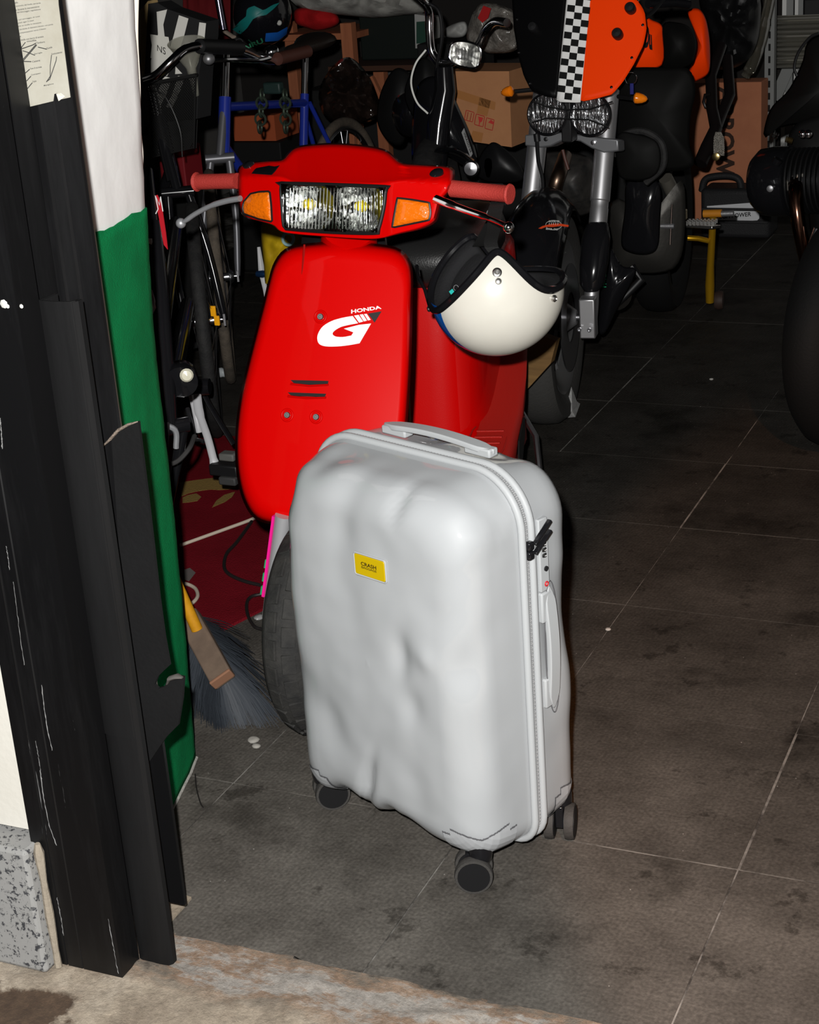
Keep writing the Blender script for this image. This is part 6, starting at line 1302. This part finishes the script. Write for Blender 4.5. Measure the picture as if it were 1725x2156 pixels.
# litter
thing1('newspaper', B().add([atz(1185, 880, .002), atz(1205, 865, .03), atz(1222, 850, .02), atz(1212, 878, .004), atz(1204, 815, .10), atz(1215, 845, .04)], [(0, 1, 3), (1, 2, 3), (1, 4, 5), (1, 5, 2), (0, 4, 1)]), mat('newsprint', (.34, .34, .33), .9, col2=(.2, .2, .2), scale=90), 'crumpled piece of newspaper beside the motorcycle front tyre', 'paper', smooth=False, solid=.001)
def lump(name, x, y, r, m, label, cat, sq=.5):
    c_ = atz(x, y, r*sq*.9); b = B().sph(c_, (r, r, r*sq), 12, 8); b.v = [tuple(np.array(v)+r*.35*noise.noise(Vector(v)*55)*unit(np.array(v)-c_)) for v in b.v]; return thing1(name, b, m, label, cat)
lump('pebble', 533, 1558, .011, mat('pale_stone', (.22, .21, .19), .8), 'pale pebble on the floor left of the suitcase', 'stone')
lump('pebble', 540, 1570, .008, mat('pale_stone', (.22, .21, .19), .8), 'smaller pale pebble beside the larger one on the floor', 'stone')
lump('plastic_scrap', 545, 1300, .011, mat('clear_scrap', (.2, .2, .2), .2), 'shiny scrap of plastic beside the scooter tyre', 'scrap')
lump('plastic_scrap', 468, 785, .02, mat('white_scrap', (.3, .32, .33), .4), 'small white scrap on the floor behind the black bicycle', 'scrap', .8)
lump('grit', 1498, 798, .006, mat('pale_grit', (.3, .29, .27), .8), 'tiny pale crumb on the dark floor right of the motorcycle', 'grit')
lump('grit', 1281, 1325, .006, mat('pale_grit', (.3, .29, .27), .8), 'tiny pale crumb on the tile joint right of the suitcase', 'grit')
thing1('stone_chip', B().prism([atz(x, y, -.002) for x, y in ((341, 1905), (375, 1885), (404, 1895), (392, 1910), (348, 1958), (344, 1930))], (0, 0, .006)), mat('chipped_mortar', (.20, .165, .125), .95, bump=.9, bscale=60), 'broken mortar patch at the foot of the black jamb', 'mortar', smooth=False)
# ================================================================== paper notice on the jamb
no = root('paper_notice', 'yellowed instruction sheet with text and line drawing on the black jamb', 'notice', tuple(aty(90, 220, 1.795)))
NY = 1.7945; npx = lambda x, y, l=0.0: aty(x, y, NY-l)
ob('sheet', B().prism([npx(x, y) for x, y in ((-22, -30), (120, -40), (123, 10), (148, 205), (125, 210), (121, 196), (114, 198), (112, 213), (28, 233), (8, 120), (-10, 30))], (0, .0008, 0)), mat('old_paper', (.27, .262, .225), .8, col2=(.20, .185, .145), scale=8, lo=.4, hi=.75), no, smooth=False)
NINK = mat('faded_ink', (.030, .030, .029), .8)
zn = lambda a, b: (a/8.98, b/8.98)
def nline(a0, b0, a1, b1, txt, h=34, bold=0.0):
    x0, y0 = zn(a0, b0); x1, y1 = zn(a1, b1); hh = h/8.98
    ob('print', word(txt, quadmap(lambda x, y: npx(x, y, .0006), (x0, y0), (x1, y1), (x0-.4, y0-hh), (x1-.4, y1-hh)), bold=bold), NINK, no, smooth=False)
for a in [(80, 22, 560, -50, 'Quinta apertura'), (90, 98, 340, 62, 'tirare verricello'), (100, 165, 770, 75, 'Eseguire un controllo del livello serranda'), (105, 235, 745, 138, 'non azionare durante la manutenzione'), (120, 285, 770, 195, 'Assicurarsi del bloccaggio regolazione'), (130, 350, 290, 322, 'dei pesi'), (150, 425, 755, 325, 'verificare sul serraggio di tutti', 30, .012), (155, 488, 640, 405, 'i bulloni quindi ogni 5 mesi'), (160, 548, 780, 445, 'Non operare su molle in tensione'), (170, 610, 1005, 478, 'utilizzare un cacciavite di diametro idoneo, con punta'), (175, 680, 870, 560, 'la molla di compensazione verso il basso'), (180, 745, 400, 705, 'alla guida'), (200, 805, 825, 705, 'Caricare la molla con barre di acciaio'),
          (510, 800, 690, 775, 'molla'), (690, 830, 850, 805, 'Tamburo'), (875, 935, 990, 905, 'Guida'), (650, 1040, 800, 1010, 'Serraglia'), (610, 1185, 760, 1155, 'Catena'), (575, 1315, 790, 1278, 'Fune di sicurezza'), (590, 1438, 770, 1400, 'Contrappeso'), (615, 1568, 690, 1545, 'Telo'), (975, 1040, 1175, 1000, 'Sottostante'), (830, 1640, 1015, 1600, 'Maniglione'), (220, 990, 300, 970, 'Asse'), (230, 1060, 330, 1035, 'perno')]:
    nline(*a[:5], *(a[5:] if len(a) > 5 else (34, .012)))
for pts in ([(245, 1345), (680, 840)], [(270, 1350), (695, 850)], [(480, 800), (410, 890), (405, 980)], [(420, 920), (620, 850), (680, 815)], [(430, 960), (560, 1000)], [(440, 1150), (475, 1390), (500, 1640), (515, 1720)], [(470, 1390), (560, 1310)], [(505, 1530), (585, 1440)], [(515, 1680), (610, 1565)], [(430, 1160), (590, 1165)], [(400, 980), (420, 1120), (430, 1160)], [(975, 1040), (950, 1240), (950, 1440), (880, 1550)], [(1070, 1070), (1060, 1150), (940, 1500), (880, 1540)], [(720, 890), (880, 930)], [(545, 1000), (660, 1045)]):
    ob('drawing_line', B().tube([npx(*zn(a, b), .0008) for a, b in pts], .00055, 4), NINK, no)
for a, b in ((40, 25), (95, 415)): ob('print_box', B().prism([npx(*zn(a+p, b+q), .0006) for p, q in ((-26, -22), (22, -28), (28, 22), (-20, 28))], (0, .0002, 0)), NINK, no, smooth=False)
ob('torn_corner', B().add([npx(119, 197, .006), npx(128, 196, .007), npx(137, 203, .004), npx(124, 212, .001)], [(0, 1, 2, 3)]), mat('paper_back', (.55, .52, .44), .8), no, solid=.0008, smooth=False)

for o in list(S.objects):
    if o.parent is None and 'category' in o.keys():
        g = {'bicycle': 'bicycles parked on the left', 'motorcycle': 'motorcycles parked in the garage', 'cable': 'loose cables', 'stone': 'pebbles on the floor', 'grit': 'crumbs on the floor', 'scrap': 'plastic scraps on the floor'}.get(o['category'])
        if g: o['group'] = g
